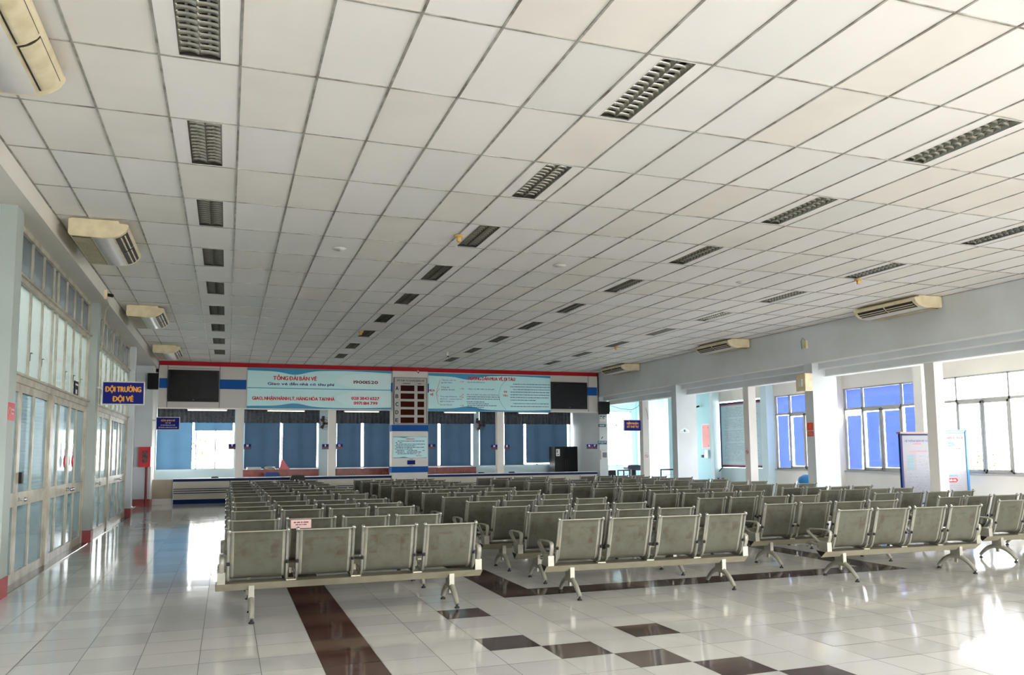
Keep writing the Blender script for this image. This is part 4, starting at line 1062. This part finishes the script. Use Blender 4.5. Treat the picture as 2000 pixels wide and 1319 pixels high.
# red new year decorations on the doors
def deco(lab, y):
    t = thing('paper_decoration', lab, 'decoration', (XG + .026, y, 1.37), 0, 'red paper decorations on the glass door')
    m = MB(); m.lathe([(.001, 0), (.03, .02), (.06, .08), (.06, .13), (.03, .19), (.001, .2)], n=12, T=Matrix.Scale(.25, 4, (1, 0, 0))); m.build('lantern', REDM, t)
    box(-.001, .002, -.04, .04, .2, .30).build('pink_top', PINKP, t); box(-.001, .002, -.018, .018, .30, .40).build('ribbon', REDM, t)
deco('red paper lantern stuck on the left leaf of the second glass door', 14.5); deco('red paper lantern stuck on the right leaf of the second glass door', 15.2)
t = thing('door_sign', 'small black sign standing above the second glass door', 'sign', (XG + .05, 15.1, 2.575)); box(-.01, .01, -.17, .17, 0, .24).build('panel', BLACK, t)
w = MB(); w.box(.0105, .012, -.09, .05, .03, .10); w.box(.0105, .012, -.13, .13, .17, .20); w.build('print', WHITET, t)
# sensor and cables at the second pillar top
t = thing('wall_sensor', 'small black sensor on a cream box atop the second left pillar', 'sensor', (-2.15, 15.9, 4.5)); box(0, .05, -.08, .08, -.12, .05).build('box', ACCREAM, t); MB().tube([(.05, 0, -.03), (.14, -.03, -.05)], .03, 8).build('head', BLACK, t)
m = MB(); m.tube([(-2.13, 15.95, 4.4), (-2.12, 16.3, 4.36), (-2.2, 16.5, 4.30), (-2.285, 16.6, 3.2), (-2.285, 16.6, 1.2)], .008, 6)
tag(m.build('cable', ACCREAM), 'thin cream cable running down the second left pillar', 'cable')

# pillar boxes and notices on the right
t = thing('junction_box', 'cream electrical box near the top of the tall right pillar', 'electrical box', (XR, 16.1, 3.02))
box(-.22, 0, 0, .34, 0, .44).build('box', ACCREAM, t); box(-.25, -.22, .1, .24, .12, .30).build('switch', WPANEL, t)
t = thing('wall_sensor', 'small cream sensor high above the electrical box', 'sensor', (XR, 16.26, 4.1)); box(-.06, 0, -.05, .05, .0, .2).build('box', ACCREAM, t); m = MB(); m.tube([(-.03, 0, .2), (-.05, .08, .28), (-.03, .16, .2), (-.02, .15, .0)], .005, 5); m.build('wire', GAP, t)
t = thing('fire_notice', 'orange-red fire instruction plates on the tall right pillar', 'notice', (XR, 16.25, 1.9))
box(-.004, 0, -.11, .11, .15, .34).build('upper_plate', mat('orange_red_plate', rgb(225, 70, 40), .5), t); box(-.004, 0, -.11, .11, 0, .13).build('lower_plate', REDM, t)
w = MB(); scribble(w, -.08, .08, .10, -.004, .014, LEFTF, 3); scribble(w, -.08, .08, .07, -.004, .014, LEFTF, 4); scribble(w, -.08, .08, .04, -.004, .014, LEFTF, 8)
w.tube([(-.006, .035 * math.cos(a * math.pi / 8), .25 + .035 * math.sin(a * math.pi / 8)) for a in range(17)], .006, 4, caps=False); w.build('print', YELLOWT, t)
def no_smoking(lab, x, y, z, F):
    t = thing('no_smoking_sign', lab, 'no smoking sign', (x, y, z), 0, 'no smoking signs')
    n = MB(); R_ = MB()
    if F is FRONT:
        n.box(-.08, .08, -.003, 0, 0, .26); R_.tube([(.055 * math.cos(a * math.pi / 10), -.005, .11 + .055 * math.sin(a * math.pi / 10)) for a in range(21)], .007, 5, caps=False); R_.tube([(-.04, -.005, .15), (.04, -.005, .07)], .006, 5)
        n.build('plate', PAPERW, t); R_.build('ring', REDT, t); w = MB(); write(w, 'KHÔNG HÚT THUỐC', (0, -.003, .22), .02, .14); w.box(-.035, .03, -.0045, -.003, .104, .116); w.build('print', DARKT, t)
    else:
        n.box(-.003, 0, -.08, .08, 0, .26); R_.tube([(-.005, .055 * math.cos(a * math.pi / 10), .11 + .055 * math.sin(a * math.pi / 10)) for a in range(21)], .007, 5, caps=False); R_.tube([(-.005, .04, .15), (-.005, -.04, .07)], .006, 5)
        n.build('plate', PAPERW, t); R_.build('ring', REDT, t); w = MB(); write(w, 'KHÔNG HÚT THUỐC', (-.003, 0, .22), .02, .14, F=LEFTF); w.box(-.0045, -.003, -.03, .035, .104, .116); w.build('print', DARKT, t)
no_smoking('no smoking sign on the post nearest the ticket machine', 14.2, 25.52, 1.30, FRONT); no_smoking('no smoking sign on the slim post between the two poster panels', 14.08, 19.43, 1.42, LEFTF)
t = thing('cloud_sticker', 'white cloud-shaped sticker with a blue emblem on the pillar', 'sticker', (13.93, 22.5, 2.16))
m = MB(); n = 24; pts = []
for k in range(n): a = math.pi * k / (n - 1); rr = .13 + .018 * abs(math.sin(a * 3)); pts.append((rr * 1.25 * math.cos(a), -.004, rr * 1.05 * math.sin(a)))
m.add(pts, [tuple(range(n))]); m.build('sheet', PAPERW, t)
m = MB(); m.lathe([(.001, 0), (.042, 0), (.042, .002), (.001, .002)], n=18, T=Matrix.Translation((0, -.004, .065)) @ Matrix.Rotation(H, 4, 'X')); m.build('emblem', mat('teal_emblem', rgb(50, 150, 175), .5), t)
w = MB(); scribble(w, -.14, -.06, .035, -.004, .012, seed=3); scribble(w, .05, .14, .035, -.004, .012, seed=5); w.build('print', GREYT, t)

# things on the office corner pier (X 13.65-14, faces the camera)
t = thing('emergency_light', 'white twin-head emergency light above the exit sign', 'emergency light', (13.76, YB, 2.74)); box(-.13, .13, -.07, 0, 0, .12).build('battery_box', WPANEL, t)
for s in (-1, 1): MB().lathe([(.001, -.04), (.03, -.04), (.055, .03), (.001, .03)], n=14, T=Matrix.Translation((s * .075, -.07, .17)) @ Matrix.Rotation(H, 4, 'X')).build('lamp_head', CHROME, t)
t = thing('exit_sign', 'small dark exit sign under the emergency light', 'exit sign', (13.76, YB, 2.54)); box(-.155, .155, -.03, 0, 0, .11).build('casing', TEAL, t)
w = MB(); write(w, 'EXIT', (0, -.03, .055), .055, .2, bold=.02); w.build('lettering', WHITET, t)
t = thing('direction_sign', 'grey-green direction sign below the exit sign', 'sign', (13.76, YB, 1.86)); box(-.19, .19, -.015, 0, 0, .14).build('panel', TEAL, t); w = MB(); write(w, 'LỐI THOÁT HIỂM', (0, -.015, .09), .035, .32, bold=.014); write(w, 'EXIT', (0, -.015, .035), .025, .1); w.build('lettering', WHITET, t)
t = thing('suggestion_box', 'white letter box with a paper notice at the office corner', 'letter box', (13.78, YB, 1.27)); m = MB(); m.prism([(-.12, 0), (0, 0), (0, .38), (-.16, .34), (-.15, .05)], -.14, .14, 'x'); m.build('body', WPANEL, t)
w = MB(); w.box(-.09, .09, -.158, -.150, .08, .28); w.build('notice', GREYT, t)
tag(MB().box(-.03, .0, -.012, 0, 0, .04).box(.0, .03, -.012, 0, .04, .08).build('wall_switch', BLACK, loc=(13.76, YB, 2.08)), 'pair of tiny black wall fittings between the corner signs', 'wall fitting')
m = MB(); m.tube([(14.02, 28.1, 3.39), (14.3, 27.6, 3.22), (14.55, 27.2, 3.16), (14.35, 26.4, 3.22), (14.25, 25.8, 3.39)], .008, 6); m.tube([(14.2, 25.6, 3.39), (14.24, 25.48, 3.0), (14.12, 25.2, 2.7)], .006, 6)
tag(m.build('cable', GAP), 'black cable sagging under the beam near the office corner', 'cable')

# side bay furniture
t = thing('ticket_machine', 'dark queue ticket machine with a sloping top beside the railing', 'ticket machine', (15.60, 29.2, 0))
m = MB(); m.prism([(-.17, 0), (.17, 0), (.15, .06), (.10, .09), (.09, .86), (-.09, .86), (-.10, .09), (-.15, .06)], -.09, .09, 'y'); m.build('pedestal', BLACKM, t)
m = MB(); m.prism([(-.30, .86), (.30, .80), (.32, .88), (.30, 1.02), (-.30, 1.02), (-.34, .95)], -.2, .2, 'y'); m.build('console', mat('dark_slate_console', rgb(52, 60, 76), .4), t)
box(-.24, .24, -.1, .1, 1.02, 1.035).build('screen', BLACK, t)
def rail(lab, x0, x1, y, h_):
    t = thing('metal_railing', lab, 'railing', (x0, y, 0), 0, 'dark metal railings'); L_ = x1 - x0
    box(0, L_, -.03, .03, h_ - .05, h_).build('handrail', BLACKM, t)
    for x in (.02, L_ / 2, L_ - .02): box(x - .02, x + .02, -.02, .02, 0, h_ - .05).build('post', BLACKM, t)
    m = MB()
    for z in (.3, .5, .7): m.box(0, L_, -.008, .008, z, z + .016)
    m.build('bar', ALUG, t)
rail('dark metal railing left of the ticket machine', 14.6, 15.15, 28.6, .86); rail('dark metal railing right of the ticket machine, before the pale blue wall', 15.2, 16.4, 26.3, .92)
tag(box(-.19, .19, -.15, .15, 0, .85).build('storage_box', BLACK, loc=(14.26, 28.6, 0)), 'dark box standing at the office corner below the window', 'box')
# pink board, camera and boxes on the pale blue wall
t = thing('notice_board', 'faded pink board in a white frame on the pale blue wall', 'notice board', (XO - .012, 26.7, 1.67)); box(-.02, 0, -.27, .27, 0, .94).build('frame', WPANEL, t); box(-.024, -.02, -.24, .24, .03, .91).build('board', PINKB, t)
w = MB(); scribble(w, -26.9 + 26.7 - .0, .2, .80, -.024, .02, LEFTF, 5); w.box(-.026, -.024, -.2, -.13, .06, .14); w.build('print', MAROON, t)
t = thing('security_camera', 'small dark camera high on the pale blue wall', 'security camera', (XO - .012, 27.05, 3.33)); box(-.05, 0, -.04, .04, -.05, .03).build('mount', WPANEL, t); MB().tube([(-.05, 0, 0), (-.16, .08, -.04)], .035, 8).build('camera_body', BLACK, t)
tag(box(-.08, 0, -.12, .12, 0, .30).build('switch_box', WPANEL, loc=(XO - .012, 26.62, 1.30)), 'pale grey switch box below the pink board', 'switch box')
tag(box(-.04, 0, -.05, .05, 0, .10).build('wall_socket', BLACK, loc=(XO - .012, 27.0, 1.32)), 'small dark wall fitting left of the pale grey switch box', 'wall socket')
# long printed poster blind in the third opening
t = thing('poster_panel', 'large pale blue printed poster panel filling the bay window', 'poster', (XO - .02, 24.43, SILL))
box(-.02, .02, -1.27, 1.27, .02, 2.40).build('sheet', mat('pale_blue_print_sheet', rgb(178, 205, 214), .6, var=.04, scale=2), t)
m = MB(); m.box(-.03, .0, -1.27, 1.27, 2.32, 2.40); m.box(-.03, 0, -1.27, 1.27, .02, .08); m.box(-.03, 0, 1.21, 1.27, .02, 2.4); m.build('navy_border', NAVY, t)
m = MB(); m.box(-.034, -.03, -1.2, 1.2, 2.28, 2.32); m.box(-.034, -.02, -1.2, 1.2, .08, .11); m.build('red_border', mat('dull_red_print', rgb(180, 80, 90), .6), t)
w = MB()
for k in range(38):
    z = 2.18 - k * .052
    if k in (7, 15, 24): continue
    scribble(w, -1.0 + (.1 if k % 5 == 0 else 0), 1.0 - (k * 7 % 5) * .12, z, -.021, .012, LEFTF, 100 + k, dens=.85)
w.build('print_lines', GREYT, t)
# free-standing notice boards in the bay
def stand_board(label, xc, y, w_, h_, frameM, kind):
    t = thing('standing_notice_board', label, 'notice board', (xc, y, 0), 0, 'free-standing notice boards')
    m = MB()
    for s in (-1, 1): m.box(s * w_ - .03, s * w_ + .03, -.03, .03, 0, h_)
    m.box(-w_, w_, -.03, .03, h_ - .04, h_); m.box(-w_, w_, -.03, .03, .25, .29); m.build('frame', frameM, t)
    m = MB()
    for s in (-1, 1): m.box(s * w_ - .03, s * w_ + .03, -.22, .22, 0, .035)
    m.build('foot', frameM, t)
    box(-w_ + .03, w_ - .03, -.012, .012, .29, h_ - .04).build('panel', mat('pale_notice_sheet' if kind else 'grey_notice_sheet', rgb(140, 138, 143) if kind else rgb(96, 95, 102), .4, var=.03), t)
    if not kind:
        box(-w_ - .05, w_ + .05, -.06, .06, h_, h_ + .045).build('wooden_cap', BROWNW, t)
        m = MB(); write(m, 'HỆ THỐNG BÁN VÉ TÀU', (0, -.012, h_ - .17), .045, .75, bold=.02); m.build('heading', NAVYT, t)
        m = MB(); write(m, 'HỎA', (0, -.012, h_ - .24), .035, .25, bold=.02); scribble(m, -.25, .3, h_ - .42, -.012, .012, seed=6); m.box(-w_ + .04, -w_ + .05, -.014, -.012, .8, h_ - .06); m.build('red_print', REDT, t)
        m = MB()
        for k in range(5): m.box(-.32, -.14, -.014, -.012, h_ - .55 - k * .07, h_ - .51 - k * .07)
        m.build('teal_print', TEAL, t)
        m = MB()
        for k in range(36):
            z = h_ - .46 - k * .036
            if z < .34: break
            scribble(m, -.05 if k < 12 else -.42, .44, z, -.012, .011, seed=200 + k)
        m.build('print_lines', GREYT, t)
    else:
        m = MB(); write(m, 'QUY ĐỊNH ĐỔI VÉ, TRẢ VÉ', (0, -.012, h_ - .20), .05, .80, bold=.02); scribble(m, -.3, -.1, h_ - .46, -.012, .018, seed=3); scribble(m, .1, .3, h_ - .46, -.012, .018, seed=8)
        m.prism([(-.17, h_ - 1.23), (-.12, h_ - 1.28), (.12, h_ - 1.28), (.17, h_ - 1.23), (.12, h_ - 1.18), (-.12, h_ - 1.18)], -.0125, -.012, 'y'); m.build('red_print', REDT, t)
        m = MB(); write(m, 'NGÀY THƯỜNG', (-.1, -.012, h_ - .28), .035, .30, bold=.008); write(m, 'TẾT CANH TÝ 2020', (-.02, -.012, h_ - 1.12), .03, .36, bold=.014)
        m.prism([(-.22, h_ - .36), (-.17, h_ - .41), (.07, h_ - .41), (.12, h_ - .36), (.07, h_ - .31), (-.17, h_ - .31)], -.0125, -.012, 'y'); m.box(-w_ + .04, w_ - .04, -.014, -.012, h_ - .09, h_ - .07); m.build('blue_print', AQUA, t)
        m = MB(); write(m, 'ĐỔI - TRẢ', (-.05, -.0128, h_ - .36), .04, .2, bold=.026); write(m, 'ĐỔI - TRẢ', (0, -.0128, h_ - 1.23), .04, .2, bold=.026); m.build('white_print', WHITET, t)
        m = MB()
        for k in range(7): scribble(m, -.42, .42, h_ - .54 - k * .055, -.012, .014, seed=300 + k, dens=.5)
        m.box(-.44, .44, -.014, -.012, h_ - 1.03, h_ - 1.025)
        for k in range(9): scribble(m, -.40, .30, h_ - 1.36 - k * .045, -.012, .012, seed=330 + k, dens=.8)
        m.build('print_lines', GREYT, t)
stand_board('grey printed notice board with a brown wooden cap behind the post', 15.62, 14.9, .50, 1.93, NAVY, 0)
stand_board('white notice board in a blue frame right of the post', 16.74, 14.95, .50, 2.03, mat('blue_board_frame', rgb(60, 120, 175), .4), 1)
# fire extinguishers and blue bin
for k, lb in enumerate(('left red fire extinguisher standing on the ledge by the pale blue wall', 'right red fire extinguisher standing on the ledge by the pale blue wall')):
    t = thing('fire_extinguisher', lb, 'fire extinguisher', (17.16, 25.5 - k * .3, .12), 0, 'red fire extinguishers')
    MB().lathe([(.001, 0), (.075, 0), (.08, .02), (.08, .30), (.05, .37), (.025, .39), (.001, .39)], n=18).build('cylinder', REDM, t)
    m = MB(); m.box(-.02, .02, -.03, .03, .39, .44); m.tube([(0, -.08, .47), (0, .0, .44), (0, .08, .46)], .012, 6); m.tube([(0, .03, .42), (0, .13, .40), (0, .14, .2)], .012, 6); m.build('valve', BLACK, t)
tag(box(-.16, .16, -.4, .4, 0, .12).build('wall_ledge', WPANEL, loc=(17.16, 25.35, 0)), 'low white ledge carrying the fire extinguishers', 'ledge')
t = thing('waste_bin', 'round-topped blue plastic bin half hidden by the tall pillar', 'bin', (15.25, 18.35, 0))
MB().lathe([(.001, 0), (.26, 0), (.30, .60), (.001, .60)], n=28).build('body', BLUEPL, t); MB().lathe([(.31, 0), (.31, .03), (.29, .12), (.22, .22), (.12, .28), (.001, .30)], (0, 0, .60), 28).build('domed_lid', BLUEPL, t)
m = MB(); m.tube([(17.36, 26.75, .0), (17.36, 26.2, .48), (17.44, 25.55, 1.0)], .02, 6)
tag(m.build('leaning_pole', BLACKM), 'dark pole leaning below the poster panel', 'pole')
# shrubs outside the clear window
def shrub(lab, x, y, z, s, seed):
    rnd = random.Random(seed); t = thing('shrub', lab, 'shrub', (x, y, -.26)); m = MB(); st_ = MB()
    for k in range(14):
        a = rnd.uniform(0, 6.28); rr = rnd.uniform(.1, .6) * s; top = Vector((rr * math.cos(a), rr * math.sin(a), z + .26 + rnd.uniform(-.5, .45) * s))
        st_.tube([(0, 0, 0), (top.x * .4, top.y * .4, top.z * .6), tuple(top)], .012, 5)
        for j in range(26):
            p = top + Vector((rnd.gauss(0, .16), rnd.gauss(0, .16), rnd.gauss(-.08, .2))) * s; R_ = Matrix.Translation(p) @ Matrix.Rotation(rnd.uniform(0, 6.28), 4, 'Z') @ Matrix.Rotation(rnd.uniform(-1.2, 1.2), 4, 'X')
            L_ = rnd.uniform(.06, .13); m.add([(0, 0, 0), (.3 * L_, .35 * L_, .01), (0, L_, 0), (-.3 * L_, .35 * L_, .01)], [(0, 1, 2, 3)], T=R_)
    st_.build('stem', BROWNW, t); f = m.build('foliage', LEAF, t)
def tree(lab, x, y, seed, n=1500):
    rnd = random.Random(seed); t = thing('tree', lab, 'tree', (x, y, -.26)); b = MB(); m = MB(); tips = []
    def limb(p, d, L_, r, dep):
        pts = [p]
        for k in range(4): d = (d + Vector((rnd.gauss(0, .16), rnd.gauss(0, .16), .05))).normalized(); pts.append(pts[-1] + d * L_ / 4)
        b.tube(pts, r, 6, rs=[r * (1 - .12 * k) for k in range(5)])
        if dep == 0: tips.extend(pts[2:]); return
        for k in range(4): limb(pts[rnd.choice((2, 3, 4))], (d + Vector((rnd.gauss(0, .75), rnd.gauss(0, .75), rnd.gauss(.1, .4)))).normalized(), L_ * .68, r * .5, dep - 1)
    limb(Vector((0, 0, 0)), Vector((0, 0, 1)), 2.2, .10, 3)
    for k in range(n):
        p = rnd.choice(tips) + Vector((rnd.gauss(0, .13), rnd.gauss(0, .13), rnd.gauss(0, .13))); L_ = rnd.uniform(.09, .17)
        m.add([(0, 0, 0), (.3 * L_, .4 * L_, .01), (0, L_, 0), (-.3 * L_, .4 * L_, .01)], [(0, 1, 2, 3)], T=Matrix.Translation(p) @ Matrix.Rotation(rnd.uniform(0, 6.28), 4, 'Z') @ Matrix.Rotation(rnd.uniform(-1.3, 1.3), 4, 'X'))
    b.build('branches', BROWNW, t); m.build('foliage', LEAF, t)
tree('loose branching tree standing outside the clear side window', 21.5, 13.6, 4); tree('unseen branching tree outside, foliage thickened to break up the floor reflection', 20.3, 9.6, 9, 5000)  # nearer tree is unseen, its dense foliage added to break up floor reflection
shrub('yellow-green leafy shrub seen outside the clear window', 20.3, 17.35, 1.25, 1.0, 2); shrub('leafy shrub outside the bright office window', -.9, 34.0, 1.9, 1.0, 5)

n_bench = sum(1 for o in bpy.data.objects if o.name.startswith('waiting_bench'))
